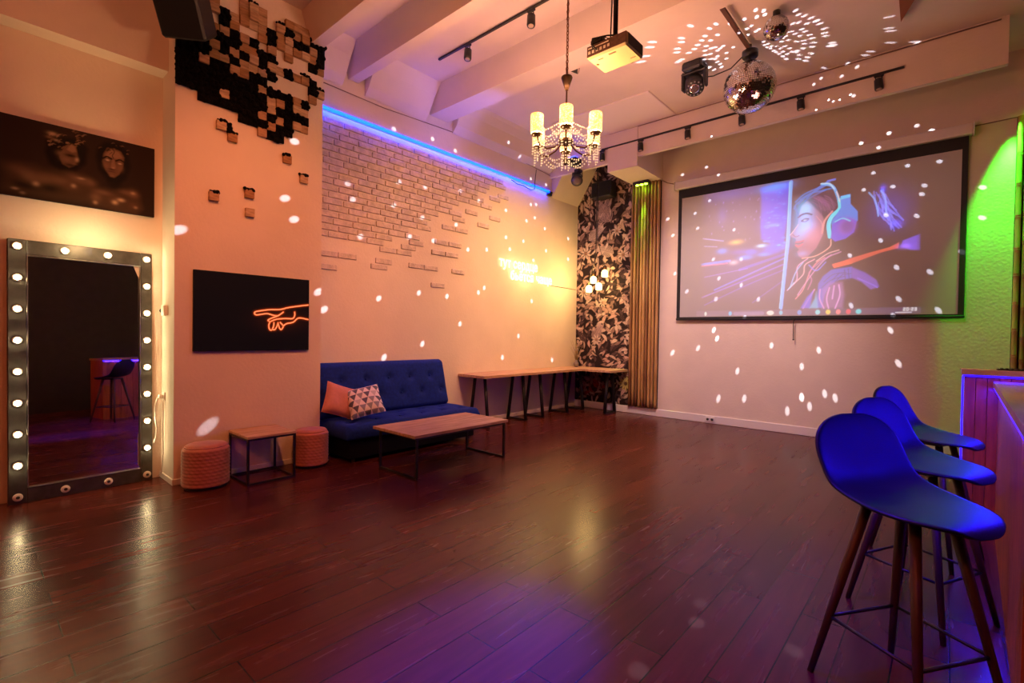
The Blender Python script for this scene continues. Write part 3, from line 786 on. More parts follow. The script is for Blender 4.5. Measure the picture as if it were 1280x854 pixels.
for k in range(6):
    a = fwd+k*PI/3; u = np.array((math.cos(a), math.sin(a), 0)); Z = np.array((0, 0, 1.0))
    P = lambda r, z: u*r+Z*zc(z)
    arm = MB().tube([P(.03, 2.82), P(.09, 2.77), P(.16, 2.745), P(.22, 2.765), P(AR, AZ)], .006, 8).build('arm', brass, chand)
    c = P(AR, AZ)
    cup = MB().lathe([(.004, -.012), (.036, -.004), (.040, .006), (.012, .012)], 18, tuple(c)).build('drip_cup', brass, arm)
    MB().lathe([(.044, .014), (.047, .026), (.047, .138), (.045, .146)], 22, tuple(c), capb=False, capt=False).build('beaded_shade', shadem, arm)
    MB().lathe([(.011, .012), (.012, .05), (.018, .085), (.014, .115), (.003, .135)], 12, tuple(c)).build('lamp', em('chandelier lamp', (1, .75, .4), 25) if k == 0 else MATS['chandelier lamp'], arm)
    # garlands from the stem top, between arms, and drops under each cup
    def strand(p0, p1, sag, nb, r=.0068):
        nb = int(nb*.46)
        mb = MB()
        for q in range(nb+1):
            t = q/nb; p = p0*(1-t)+p1*t - Z*sag*4*t*(1-t); mb.octa(p, r)
        return mb
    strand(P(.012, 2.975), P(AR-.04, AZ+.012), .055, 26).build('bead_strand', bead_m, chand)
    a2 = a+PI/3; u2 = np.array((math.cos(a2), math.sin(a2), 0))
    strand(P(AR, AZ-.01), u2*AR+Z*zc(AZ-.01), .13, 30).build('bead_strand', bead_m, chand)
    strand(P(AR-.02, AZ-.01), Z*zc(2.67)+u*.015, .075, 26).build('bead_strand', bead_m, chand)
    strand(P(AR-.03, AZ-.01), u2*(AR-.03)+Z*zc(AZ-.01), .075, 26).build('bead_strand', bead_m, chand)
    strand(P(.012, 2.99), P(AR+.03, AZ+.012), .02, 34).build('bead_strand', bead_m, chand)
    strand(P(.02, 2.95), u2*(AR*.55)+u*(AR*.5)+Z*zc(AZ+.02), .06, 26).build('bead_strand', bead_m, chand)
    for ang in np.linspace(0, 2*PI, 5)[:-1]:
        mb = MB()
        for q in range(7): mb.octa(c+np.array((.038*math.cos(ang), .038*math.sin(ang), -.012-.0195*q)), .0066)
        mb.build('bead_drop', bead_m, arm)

# ------------------------------------------------------------------ projector
pj = empty('projector', (-1.765, 3.02, 3.30), 'white ceiling projector on a black pole beside the chandelier', 'projector')
MB().box(-.155, .155, -.12, .12, 0, .095, .012).build('body', pm('projector shell', (.50, .44, .24), .5), pj)
MB().box(-.152, .152, -.1215, -.119, .012, .086, .003).build('rear_panel', pm('grey port panel', (.16, .09, .07), .6, noise=.4, nscale=40), pj)
MB().box(.153, .1565, -.10, .10, .012, .085, .003).build('vent_grille', pm('dark vent', (.03, .015, .012), .6), pj)
mb = MB()
for k in range(6): mb.box(-.14+.03*k, -.122+.03*k, -.1245, -.1213, .03, .05, .001)
mb.box(-.14, .02, -.1235, -.1213, .064, .072, .001); mb.build('port', sock, pj)
MB().lathe([(.03, 0), (.034, .02), (.026, .028)], 20, (.06, .121, .05), look((0, 1, 0))).build('lens', blackp, pj)
mb = MB(); mb.box(-.09, -.05, -.075, -.065, -.0015, .0, 0); mb.box(.0, .055, -.09, -.075, -.0015, 0, 0); mb.lathe([(.012, -.002), (.012, 0)], 12, (-.125, -.02, 0)); mb.box(.09, .13, .05, .058, -.0015, 0, 0)
mb.build('underside_label', pm('dark sticker', (.10, .07, .03), .6), pj)
MB().box(-.06, .06, -.05, .05, .096, .112, .004).tube([(0, 0, .10), (0, 0, ZC-3.30)], .017, 10).box(-.055, .055, -.055, .055, ZC-3.312, ZC-3.30, .004).build('ceiling_mount', black, pj)
mb = MB(); mb.tube([(-.10, -.125, .05), (-.10, -.15, .09), (-.06, -.10, .135), (-.02, -.03, .14), (-.02, -.02, .4), (-.022, 0, 1.2)], .005, 6)
mb.tube([(-.07, -.125, .04), (-.085, -.17, .06), (-.11, -.12, .13), (-.03, -.06, .15), (.06, -.06, .12), (.12, .02, .115)], .006, 6); mb.box(-.13, -.04, -.11, -.05, .10, .135, .006)
mb.build('cabling', wire_b, pj)

# ------------------------------------------------------------------ mirror balls
def ball_mat(scale_u, name, tint):
    mt, nt, b = nodes_of(name); b.inputs['Metallic'].default_value = 1; b.inputs['Roughness'].default_value = .10
    b.inputs['Base Color'].default_value = (*tint, 1); MATS[name] = mt; return mt
def mirror_ball(mb, r, n_lat):
    for i in range(n_lat):
        t0 = -PI/2+PI*i/n_lat; t1 = t0+PI/n_lat; tm = (t0+t1)/2
        n = max(4, int(round(2*n_lat*math.cos(tm)))); g = .07*PI/n_lat
        for k in range(n):
            rr = random.Random(i*999+k); a0 = 2*PI*k/n; a1 = 2*PI*(k+1)/n; am = (a0+a1)/2
            ga = .07*(a1-a0)
            pt = lambda t, a: np.array((math.cos(t)*math.cos(a), math.cos(t)*math.sin(a), math.sin(t)))*r
            c = pt(tm, am); nn = c/np.linalg.norm(c)+np.array([rr.gauss(0, .05) for _ in range(3)]); nn /= np.linalg.norm(nn)
            q = []
            for (t, a) in ((t0+g, a0+ga), (t0+g, a1-ga), (t1-g, a1-ga), (t1-g, a0+ga)):
                p = pt(t, a); p = p-nn*np.dot(p-c, nn); q.append(p)
            mb.add(q, [(0, 1, 2, 3)])
    return mb
BALL = np.array((-1.73, 5.93, 4.215)); BR = .275
mbll = empty('mirror_ball', tuple(BALL), 'big mirrored disco ball hanging from a ceiling bar', 'disco ball')
mirror_ball(MB(), BR, 40).build('mirror_tiles', ball_mat(1, 'mirror tile', (.80, .80, .82)), mbll, fixn=False)
MB().ball((0, 0, 0), BR*.985, 40, 24).build('core', pm('dark core', (.03, .03, .03), .5), mbll)
MB().lathe([(.07, BR-.01), (.05, BR+.015), (.01, BR+.02), (.008, BR+.06)], 16).build('cap', black, mbll)
MB().lathe([(.07, BR+.055), (.085, BR+.07), (.085, BR+.13), (.05, BR+.14)], 18).build('motor', black, mbll)
MB().box(-.02, .02, -1.0, .05, BR+.135, BR+.165).tube([(0, -.98, BR+.15), (0, -.98, ZC-BALL[2])], .016, 8).tube([(0, 0, BR+.15), (0, 0, ZC-BALL[2])], .016, 8).build('ceiling_bar', pm('brown bar', (.10, .04, .02), .5), mbll)
MB().tube([(-.06, -.02, BR+.1), (-.2, -.02, BR+.0), (-.35, -.03, BR-.02), (-.40, -.02, BR-.02), (-.47, -.01, BR+.0)], .007, 6).build('power_lead', wire_b, mbll)
SB = np.array((-1.36, 5.50, 4.53))
sm = empty('mirror_ball', tuple(SB), 'small mirrored disco ball close under the ceiling', 'disco ball')
mirror_ball(MB(), .118, 26).build('mirror_tiles', MATS['mirror tile'], sm, fixn=False)
MB().ball((0, 0, 0), .116, 24, 16).build('core', MATS['dark core'], sm)
MB().lathe([(.03, .11), (.035, .135), (.035, ZC-SB[2])], 16).build('motor', black, sm)

# moving head lamp
mh = empty('moving_head_light', (-2.36, 5.93, ZC), 'black moving head stage light under the ceiling beside the big disco ball', 'stage light')
MB().box(-.12, .12, -.12, .12, -.10, 0, .02).build('base', blackp, mh)
mb = MB(); mb.box(-.15, -.115, -.05, .05, -.30, -.08, .012); mb.box(.115, .15, -.05, .05, -.30, -.08, .012); mb.box(-.15, .15, -.06, .06, -.125, -.10, .01); mb.build('yoke', blackp, mh)
Mh = Matrix.Translation((0, 0, -.25)) @ look((.25, -.55, -.8))
hd = MB(); hd.lathe([(.07, -.10), (.105, -.07), (.112, .0), (.112, .07), (.10, .09)], 24, (0, 0, 0), Mh); hd = hd.build('head', blackp, mh)
mb = MB()
for k in range(12):
    a = 2*PI*k/12; c = Mh @ Vector((.083*math.cos(a), .083*math.sin(a), .093)); mb.ball(tuple(c), .011, 8, 6)
mb.build('led_ring', pm('clear lens', (.35, .35, .4), .1, .3), hd)
MB().lathe([(.055, .088), (.058, .098), (.042, .098)], 20, (0, 0, 0), Mh).build('lens_rim', pm('bright rim', (.7, .7, .75), .2, 1), hd)

# par lamps near the mural
pr_ = empty('stage_lamp', (-4.78, 7.0, 4.22), 'black stage lamp hanging from the fascia corner behind the chandelier', 'stage light')
MB().box(-.05, .05, -.03, .0675, -.06, .0, .008).tube([(-.10, 0, -.16), (-.10, 0, -.05), (.10, 0, -.05), (.10, 0, -.16)], .01, 6).build('yoke', blackp, pr_)
Mp = Matrix.Translation((0, -.01, -.17)) @ look((.45, -.65, -.6))
h0 = MB().lathe([(.05, -.13), (.085, -.10), (.095, .06), (.10, .08), (.085, .085)], 22, (0, 0, 0), Mp).build('head', blackp, pr_)
MB().lathe([(.078, .0855), (.04, .09), (.004, .092)], 20, (0, 0, 0), Mp).build('lens', pm('grey lens', (.18, .14, .12), .12), h0)
bl = empty('blue_lamp', (-4.83, 6.93, 4.37), 'black lamp with a blue glowing top on the fascia corner', 'stage light')
MB().box(-.09, .09, -.05, .137, -.09, .03, .012).build('housing', blackp, bl)
MB().box(-.07, .07, -.04, .04, .031, .045, .004).build('lens', em('blue lamp', (.03, .05, 1), 9), bl)

# wall speaker at the top of the pillar
spk = empty('wall_speaker', (-4.80, 1.22, 4.10), 'black wall speaker at the top left of the pillar, tilted down', 'speaker')
Ms = look((.62, -.5, -.60))
mb = MB().box(-.17, .17, -.26, .26, -.15, .15, .02, Ms); mb.build('cabinet', blackp, spk)
MB().box(-.155, .155, -.245, .245, .15, .156, .004, Ms).build('grille', MATS['speaker cloth'], spk)
MB().tube([(-.10, .05, .03), (-.21, .12, .05)], .03, 8).build('bracket', black, spk)

# ------------------------------------------------------------------ track lights
def track(x0, x1, y, z, label, name='light_track'):
    o = MB().box(x0, x1, y-.014, y+.014, z-.022, z, .003).build(name, black)
    tag(o, label, 'light track'); return o
track(-4.66, -2.6, 3.84, ZC-.004, 'black ceiling track with two spotlights near the left wall')
track(-4.34, -.42, 7.051, 4.468, 'long black track with six spotlights along the fascia beam')
spot_proto = None
def spotlight(x, y, z, d, label, group, snoot=False):
    global spot_proto
    if spot_proto is None:
        r = empty('track_spotlight', (x, y, z), label, 'spotlight', group)
        MB().box(-.045, .045, -.016, .016, -.024, 0, .004).build('adapter', black, r)
        MB().tube([(-.03, 0, -.02), (-.03, 0, -.085)], .006, 6).tube([(.03, 0, -.02), (.03, 0, -.085)], .006, 6).build('yoke', black, r)
        Mx = Matrix.Translation((0, 0, -.10)) @ look((0.1, -.15, -1))
        hh = MB().lathe([(.03, -.05), (.042, -.04), (.044, .06), (.041, .075)], 18, (0, 0, 0), Mx).build('head', black, r)
        MB().lathe([(.030, .074), (.026, .078), (.002, .079)], 16, (0, 0, 0), Mx).build('lens', pm('spot lens', (.45, .35, .28), .15), hh)
        spot_proto = r; return r
    r = dup(spot_proto, (x, y, z), None, label); r['group'] = group; return r
g1, g2 = 'spotlights on the ceiling track', 'spotlights on the fascia track'
def s1(px, lab):
    p = at(px[0], px[1], 2, ZC-.03); spotlight(p[0], 3.84, ZC-.026, None, lab, g1)
s1((575, 50), 'black spotlight on the short ceiling track, left of two'); s1((655, 5), 'black spotlight on the short ceiling track, right of two at the picture top')
labs = ['black spotlight on the fascia track, leftmost and half behind chandelier beads', 'black spotlight on the fascia track directly above the boxed beam end', 'black spotlight on the fascia track, just left of the moving head light',
        'black spotlight on the fascia track directly below the big disco ball', 'black spotlight on the fascia track, first to the right of the disco ball', 'black spotlight on the fascia track, rightmost of six']
for lab, px in zip(labs, ((751, 189), (799, 176), (858, 161), (926, 143), (1000, 120), (1098, 91))):
    p = at(px[0], px[1], 1, 7.0); spotlight(p[0], 7.047, 4.446, None, lab, g2)
rs = empty('ceiling_spotlight', tuple(at(716, 86, 2, 4.60)), 'small black cone spotlight half hidden behind a ceiling rib', 'spotlight')
Mx = look((.8, .35, -.25)); MB().lathe([(.012, -.11), (.02, -.09), (.05, .07), (.044, .075)], 18, (0, 0, 0), Mx).build('head', black, rs)
MB().lathe([(.042, .0755), (.002, .078)], 16, (0, 0, 0), Mx).build('lens', pm('pale lens', (.6, .5, .45), .2), rs)
MB().tube([(0, 0, 0), (-.03, 0, ZC-float(at(716, 86, 2, 4.60)[2]))], .008, 6).build('stem', black, rs)

# cables on walls and ceiling
tag(MB().tube([at(404.6, 103, 0, XW+.012), at(480, 135, 0, XW+.012), at(560, 163, 0, XW+.012), at(640, 195, 0, XW+.012), at(700, 226, 0, XW+.012)], .006, 5).build('wall_cable', pm('painted cable', (.30, .20, .15), .7)), 'thin painted cable running along the left wall above the blue strip', 'cable')
tag(MB().tube([(-4.2, 7.055, 4.672), (-2, 7.055, 4.674), (.35, 7.055, 4.672)], .007, 5).build('ceiling_cable', MATS['painted cable']), 'thin cable along the top of the fascia beam', 'cable')
tag(MB().tube([(-3.69, YB-.008, 4.05), (-3.60, YB-.008, 3.99), (-3.44, YB-.008, 3.93)], .007, 5).build('screen_cable', MATS['painted cable']), 'short cable from the boxed beam end to the screen casing', 'cable')
tag(MB().tube([(.19, YB-.008, 3.93), (.50, YB-.008, 3.935), (.9, YB-.008, 3.94)], .007, 5).build('screen_cable', MATS['painted cable']), 'thin cable from the screen casing to the right bamboo screen', 'cable')
# ------------------------------------------------------------------ flat pictures, painted as colours on fine meshes
class Paint:
    def __init__(s, w, h, bg=(0, 0, 0)):
        s.w, s.h = w, h; s.a = np.zeros((h, w, 3)); s.a[:] = bg
        s.X, s.Y = np.meshgrid(np.arange(w)+.5, np.arange(h)+.5)
    def _mix(s, sl, m, col, add):
        col = np.array(col, float)
        if add: s.a[sl] += m[..., None]*col
        else: s.a[sl] = s.a[sl]*(1-m[..., None])+m[..., None]*col
    def _sl(s, x0, x1, y0, y1):
        x0 = max(0, int(x0)); y0 = max(0, int(y0)); x1 = min(s.w, int(x1)+2); y1 = min(s.h, int(y1)+2)
        return None if x1 <= x0 or y1 <= y0 else (slice(y0, y1), slice(x0, x1))
    def stroke(s, pts, wd, col, soft=.6, a=1.0, add=False, w2=None):
        pts = np.array(pts, float); n = len(pts); w2 = wd if w2 is None else w2; p = max(wd, w2)+soft*3+1
        sl = s._sl(pts[:, 0].min()-p, pts[:, 0].max()+p, pts[:, 1].min()-p, pts[:, 1].max()+p)
        if sl is None: return
        X, Y = s.X[sl], s.Y[sl]; best = np.zeros_like(X)
        for i in range(n-1):
            p0, p1 = pts[i], pts[i+1]; d = p1-p0; L2 = max(1e-9, d@d)
            t = np.clip(((X-p0[0])*d[0]+(Y-p0[1])*d[1])/L2, 0, 1)
            dist = np.hypot(X-p0[0]-t*d[0], Y-p0[1]-t*d[1])
            wl = (wd+(w2-wd)*((i+t)/(n-1)))/2
            best = np.maximum(best, np.clip((wl-dist)/max(soft, .01)+.5, 0, 1))
        s._mix(sl, best*a, col, add)
    def curve(s, pts, wd, col, k=8, **kw):
        pts = np.array(pts, float)
        if len(pts) < 3: return s.stroke(pts, wd, col, **kw)
        P = np.vstack([2*pts[0]-pts[1], pts, 2*pts[-1]-pts[-2]]); out = []
        for i in range(1, len(P)-2):
            for q in range(k):
                t = q/k; a, b, c, d = P[i-1], P[i], P[i+1], P[i+2]
                out.append(.5*((2*b)+(c-a)*t+(2*a-5*b+4*c-d)*t*t+(3*b-a-3*c+d)*t**3))
        out.append(pts[-1]); s.stroke(out, wd, col, **kw)
    def poly(s, pts, col, soft=.7, a=1.0, add=False):
        pts = np.array(pts, float); p = soft*2+1
        sl = s._sl(pts[:, 0].min()-p, pts[:, 0].max()+p, pts[:, 1].min()-p, pts[:, 1].max()+p)
        if sl is None: return
        X, Y = s.X[sl], s.Y[sl]; ins = np.zeros(X.shape, bool); dist = np.full(X.shape, 1e9)
        n = len(pts)
        for i in range(n):
            p0, p1 = pts[i], pts[(i+1) % n]; d = p1-p0; L2 = max(1e-9, d@d)
            t = np.clip(((X-p0[0])*d[0]+(Y-p0[1])*d[1])/L2, 0, 1); dist = np.minimum(dist, np.hypot(X-p0[0]-t*d[0], Y-p0[1]-t*d[1]))
            c = ((p0[1] > Y) != (p1[1] > Y)) & (X < (p1[0]-p0[0])*(Y-p0[1])/(p1[1]-p0[1]+1e-12)+p0[0]); ins ^= c
        sd = np.where(ins, dist, -dist); s._mix(sl, np.clip(sd/max(soft, .01)+.5, 0, 1)*a, col, add)
    def blob(s, x, y, rx, ry, col, a=1.0, ang=0.0, add=False, p=1.0):
        R = max(rx, ry)*2.6; sl = s._sl(x-R, x+R, y-R, y+R)
        if sl is None: return
        dx, dy = s.X[sl]-x, s.Y[sl]-y; c, n = math.cos(ang), math.sin(ang)
        q = ((dx*c+dy*n)/rx)**2+((-dx*n+dy*c)/ry)**2
        s._mix(sl, np.exp(-q**p)*a, col, add)
    def mesh(s, name, mat, origin, ux, uz, parent, root):
        """grid mesh; ux = vector of the full width (left to right), uz = vector of the full height (bottom to top)"""
        w, h = s.w, s.h; ux = np.array(ux, float); uz = np.array(uz, float)
        I, J = np.meshgrid(np.arange(w)/(w-1), 1-np.arange(h)/(h-1))
        V = np.array(origin)+I[..., None]*ux+J[..., None]*uz
        if root is not None: V = V-np.array(root.location)
        idx = np.arange(w*h).reshape(h, w)
        F = np.stack([idx[1:, :-1], idx[1:, 1:], idx[:-1, 1:], idx[:-1, :-1]], -1).reshape(-1, 4)
        me = bpy.data.meshes.new(name); me.vertices.add(w*h); me.vertices.foreach_set('co', V.reshape(-1))
        me.loops.add(F.size); me.loops.foreach_set('vertex_index', F.reshape(-1).astype(np.int32))
        me.polygons.add(len(F)); me.polygons.foreach_set('loop_start', np.arange(len(F), dtype=np.int32)*4); me.polygons.foreach_set('loop_total', np.full(len(F), 4, np.int32))
        me.update(calc_edges=True)
        at_ = me.color_attributes.new('picture', 'FLOAT_COLOR', 'POINT')
        c = np.ones((w*h, 4)); c[:, :3] = np.clip(s.a, 0, 20).reshape(-1, 3); at_.data.foreach_set('color', c.reshape(-1).astype(np.float32))
        me.materials.append(mat); o = bpy.data.objects.new(name, me); COL.objects.link(o)
        if parent: o.parent = parent
        return o
def lin(r, g, b): return tuple(((v/255+.055)/1.055)**2.4 if v > 10 else v/255/12.92 for v in (r, g, b))

# ---- desktop on the projection screen
SW, SH = 430, 246
pt = Paint(SW, SH, (0, 0, 0))
def S4(x, y):           # sight line of the photo -> picture pixels of the screen
    p = at(x, y, 1, YS); return ((p[0]-SX0)/(SX1-SX0)*SW, (SZ1-p[2])/(SZ1-SZ0)*SH)
A = lambda *q: [S4(830+x/3.1625, 160+y/3.1625) for x, y in q]       # left half measurements
B = lambda *q: [S4(950+x/4.268, 200+y/4.268) for x, y in q]         # right half measurements
K = lambda r, g, b: tuple(v*1.0 for v in lin(r, g, b))
def ablob(fn, x, y, rx, ry, col, a=1., ang=0., add=True, p=1.0):
    c = fn((x, y))[0]; pt.blob(c[0], c[1], rx, ry, col, a, ang, add, p)
# street side: violet haze, blue tower, traffic lights
ablob(A, 300, 330, 70, 50, K(60, 40, 150), .35); ablob(A, 330, 540, 85, 36, K(70, 50, 170), .40); ablob(A, 350, 620, 70, 30, K(50, 40, 130), .35)
ablob(A, 260, 262, 50, 12, K(70, 80, 220), .35)
pt.poly(A((385, 240), (505, 212), (470, 470), (385, 440)), K(10, 45, 235), 7, .85, True)
ablob(A, 440, 235, 25, 8, K(0, 150, 255), .9); ablob(A, 430, 380, 22, 20, K(0, 40, 210), .8); ablob(A, 440, 470, 18, 8, K(30, 90, 255), .8)
for (x, y, r1, r2, c, a) in ((285, 452, 11, 4, K(255, 190, 40), 1.), (230, 487, 9, 5, K(10, 130, 255), .9), (322, 512, 12, 4, K(40, 140, 255), .9), (345, 490, 10, 5, K(30, 90, 230), .9), (385, 466, 8, 3, K(170, 230, 255), 1.),
                            (430, 385, 12, 3, K(60, 150, 255), .8), (395, 500, 10, 3, K(60, 150, 240), .8), (420, 490, 20, 6, K(20, 50, 190), .8), (300, 490, 16, 5, K(20, 40, 170), .8), (275, 532, 8, 4, K(255, 220, 220), .7), (230, 350, 9, 16, K(60, 60, 170), .5)):
    ablob(A, x, y, r1, r2, c, a)
for q, w, c, a in (([(150, 540), (260, 525)], 4, K(70, 130, 255), .8), ([(150, 546), (250, 535)], 2, K(255, 120, 160), .8), ([(155, 438), (235, 447)], 2, K(170, 170, 255), .6), ([(160, 468), (210, 470)], 1.5, K(160, 160, 240), .6),
                   ([(150, 670), (300, 610), (470, 540)], 2.5, K(120, 90, 230), .55), ([(160, 700), (330, 620), (475, 560)], 2, K(90, 70, 210), .5), ([(200, 640), (475, 515)], 3, K(90, 110, 240), .6), ([(300, 560), (475, 500)], 5, K(40, 60, 200), .6), ([(350, 690), (475, 600)], 2, K(70, 60, 190), .5), ([(160, 590), (330, 555)], 1.5, K(150, 120, 240), .5)):
    pt.curve(A(*q), w, c, soft=1.5, a=a, add=True)
rr = random.Random(3)
for k in range(60):
    x = rr.uniform(395, 480); y = rr.uniform(250, 480); ablob(A, x, y, rr.uniform(1, 4), rr.uniform(.8, 1.6), K(60, 150, 255), rr.uniform(.2, .7))
for k in range(26):
    x = rr.uniform(160, 400); y = rr.uniform(250, 450); ablob(A, x, y, 1.1, rr.uniform(1, 2.4), K(170, 150, 255), rr.uniform(.2, .5))
# window frame line
pt.stroke(A((503, 213), (492, 440), (463, 712)), 4.5, K(95, 175, 255), soft=1.2, a=.95)
pt.stroke(A((497, 213), (485, 440), (456, 712)), 1.5, K(150, 225, 255), soft=.8, a=.8)
# face in profile
face = B((205, 310), (208, 290), (222, 245), (255, 215), (290, 250), (330, 290), (345, 330), (335, 400), (300, 470), (255, 515), (222, 524), (205, 512), (198, 490), (207, 478), (190, 462), (186, 440), (192, 428), (187, 418), (165, 412), (160, 402), (180, 378), (200, 350))
pt.poly(face, K(185, 105, 135), 1.6, .60)
ablob(B, 230, 300, 15, 24, K(20, 170, 255), .80, .15); ablob(B, 225, 375, 12, 22, K(20, 170, 250), .80, .55); ablob(B, 262, 350, 10, 8, K(60, 150, 255), .45)
ablob(B, 245, 255, 12, 12, K(60, 210, 255), .6); ablob(B, 285, 400, 17, 18, K(225, 150, 175), .45); ablob(B, 225, 500, 9, 5, K(90, 160, 240), .5)
pt.curve(B((205, 306), (225, 292), (250, 286), (275, 292)), 3, K(25, 20, 60), a=.85, soft=1.2); pt.curve(B((222, 326), (238, 316), (258, 314)), 2.2, K(30, 20, 60), a=.9)
pt.curve(B((222, 328), (240, 330), (258, 320)), 1.6, K(60, 30, 80), a=.8); ablob(B, 238, 322, 2, 1.6, K(220, 220, 255), .7, 0, False)
pt.curve(B((190, 440), (212, 436), (232, 432)), 2, K(190, 40, 70), a=.9); pt.curve(B((190, 455), (205, 462), (226, 450)), 2.6, K(215, 80, 105), a=.9); pt.curve(B((190, 447), (210, 446), (228, 440)), 1.3, K(50, 10, 40), a=.9)
pt.curve(B((175, 398), (190, 410), (208, 404)), 1.6, K(120, 40, 90), a=.8)
pt.curve(B((160, 402), (182, 375), (203, 345)), 1.2, K(255, 215, 225), a=.7); pt.curve(B((300, 300), (330, 340), (328, 390)), 1.2, K(230, 160, 170), a=.6)
# hair
for q in ([(205, 235), (240, 200), (300, 165), (370, 125)], [(190, 225), (235, 185), (310, 150), (360, 120)], [(215, 212), (270, 180), (330, 165), (390, 150)], [(240, 220), (290, 190), (350, 160)], [(185, 250), (200, 285), (205, 300)], [(250, 205), (300, 160), (360, 118), (400, 105)], [(182, 262), (195, 235), (225, 215)]):
    pt.curve(B(*q), 2.6, K(40, 130, 235), a=.7, soft=1.2)
pt.poly(B((245, 215), (300, 178), (380, 160), (415, 205), (405, 270), (350, 310), (300, 265)), K(66, 42, 92), 3, .45)
for k in range(22):
    x0 = rr.uniform(260, 350); y0 = rr.uniform(185, 230); pt.curve(B((x0, y0), (x0+30, y0+15), (x0+rr.uniform(40, 70), y0+rr.uniform(40, 80))), 1.1, K(150, 90, 150), a=.45)
for q, c in (([(145, 695), (195, 640), (200, 570), (255, 525)], K(230, 170, 220)), ([(160, 680), (190, 600), (230, 545)], K(160, 190, 255)), ([(190, 740), (230, 690), (265, 600), (300, 550), (345, 520)], K(235, 140, 150)), ([(180, 660), (230, 610), (240, 560), (290, 530)], K(250, 190, 200)),
             ([(255, 690), (275, 640), (262, 600), (320, 545), (380, 505)], K(190, 110, 170)), ([(200, 720), (240, 660), (300, 580), (360, 520), (430, 490)], K(215, 150, 200)), ([(150, 690), (180, 655)], K(150, 210, 255)), ([(260, 560), (300, 590), (350, 545)], K(130, 130, 250)),
             ([(225, 525), (300, 510), (370, 465), (378, 425)], K(255, 190, 170)), ([(300, 540), (360, 500), (420, 480)], K(240, 190, 190))):
    pt.curve(B(*q), 1.8, c, a=.8, soft=1)
# headphones
pt.curve(B((330, 130), (385, 140), (412, 190), (425, 240)), 4, K(70, 175, 255), a=.9); pt.curve(B((325, 128), (370, 128), (395, 155)), 2, K(190, 230, 255), a=.9); pt.curve(B((360, 112), (400, 104)), 2, K(60, 110, 255), a=.8)
pt.curve(B((425, 215), (425, 260), (385, 300), (366, 345), (372, 410)), 6, K(60, 225, 250), a=1, soft=1.2); pt.curve(B((385, 275), (345, 325), (330, 390)), 3, K(235, 150, 150), a=.8)
pt.poly(B((428, 195), (482, 182), (482, 235), (520, 275), (520, 325), (480, 330), (440, 310), (400, 330), (385, 370), (380, 330), (410, 285), (430, 255)), K(20, 130, 235), 1.5, .95)
pt.poly(B((430, 195), (480, 184), (480, 200), (432, 212)), K(60, 200, 255), 1, .9)
pt.poly(B((385, 345), (425, 305), (480, 310), (515, 325), (500, 385), (455, 420), (400, 435), (376, 415)), K(75, 65, 225), 1.6, .95)
ablob(B, 462, 355, 14, 15, K(140, 80, 190), .9, 0, False, 2); ablob(B, 465, 357, 9, 10, K(85, 50, 150), .8, 0, False, 2)
pt.curve(B((400, 330), (440, 312), (480, 325)), 2.2, K(90, 215, 255), a=.8); pt.curve(B((425, 225), (418, 200), (408, 170)), 1.5, K(255, 215, 190), a=.8)
# strands of light at right, collar, jacket
for k in range(20):
    x0 = rr.uniform(600, 690); y0 = rr.uniform(150, 240); pt.curve(B((x0, y0), (x0+rr.uniform(0, 40), y0+60), (x0+rr.uniform(40, 100), y0+rr.uniform(90, 150))), 1.4, K(110, 125, 255), a=.7)
pt.curve(B((580, 175), (615, 220), (630, 300)), 2, K(130, 180, 255), a=.8); pt.curve(B((645, 165), (668, 210), (672, 290)), 2.4, K(130, 170, 255), a=.8); ablob(B, 655, 155, 4, 6, K(60, 60, 255), .8)
ablob(B, 690, 270, 26, 30, K(50, 40, 200), .45); ablob(B, 725, 340, 8, 6, K(60, 60, 255), .8)
pt.poly(B((385, 560), (480, 525), (580, 495), (690, 465), (740, 440), (735, 470), (640, 495), (560, 525), (480, 555), (395, 575)), K(225, 85, 60), 2, .85); pt.poly(B((385, 556), (470, 535), (490, 550), (395, 575)), K(255, 95, 45), 2, .9)
pt.poly(B((760, 430), (853, 395), (853, 480), (800, 478), (755, 460)), K(105, 75, 235), 3, .8); ablob(B, 770, 460, 8, 4, K(160, 110, 255), .8)
pt.poly(B((310, 660), (335, 620), (380, 585), (490, 568), (488, 630), (420, 640), (370, 670), (345, 720), (330, 790), (300, 785)), K(75, 90, 215), 2, .75)
pt.poly(B((490, 572), (560, 600), (620, 640), (635, 675), (590, 690), (540, 650), (488, 628)), K(105, 75, 200), 2.5, .75)
pt.poly(B((330, 690), (370, 650), (440, 650), (450, 720), (440, 790), (330, 790)), K(170, 110, 185), 5, .5)
for q in ([(340, 650), (390, 610), (460, 600)], [(330, 680), (380, 640), (450, 620)], [(385, 640), (420, 605)], [(400, 650), (440, 610)], [(450, 585), (455, 640)], [(470, 580), (475, 640)], [(440, 610), (485, 605)]): pt.curve(B(*q), 1.3, K(20, 30, 110), a=.8)
for q in ([(320, 690), (318, 740), (340, 790)], [(370, 680), (355, 740), (365, 790)], [(230, 790), (260, 740), (290, 690)], [(395, 670), (385, 740)], [(420, 665), (425, 720), (400, 790)]): pt.curve(B(*q), 2, K(235, 170, 235), a=.75, soft=1.2)
pt.poly(B((215, 790), (250, 730), (285, 695), (265, 790)), K(80, 80, 235), 3, .7); pt.poly(B((262, 790), (290, 740), (300, 700), (310, 790)), K(110, 200, 250), 3, .6)
pt.curve(B((520, 630), (600, 665), (625, 680)), 1.6, K(150, 120, 255), a=.7)
# fade to the unlit margins of the projected image
u0 = A((150, 480))[0][0]; u1 = A((1015, 450))[0][0]
xs = np.arange(SW)+.5; fade = np.clip((xs-u0+6)/14, 0, 1)*np.clip((u1+3-xs)/10, 0, 1); pt.a *= fade[None, :, None]
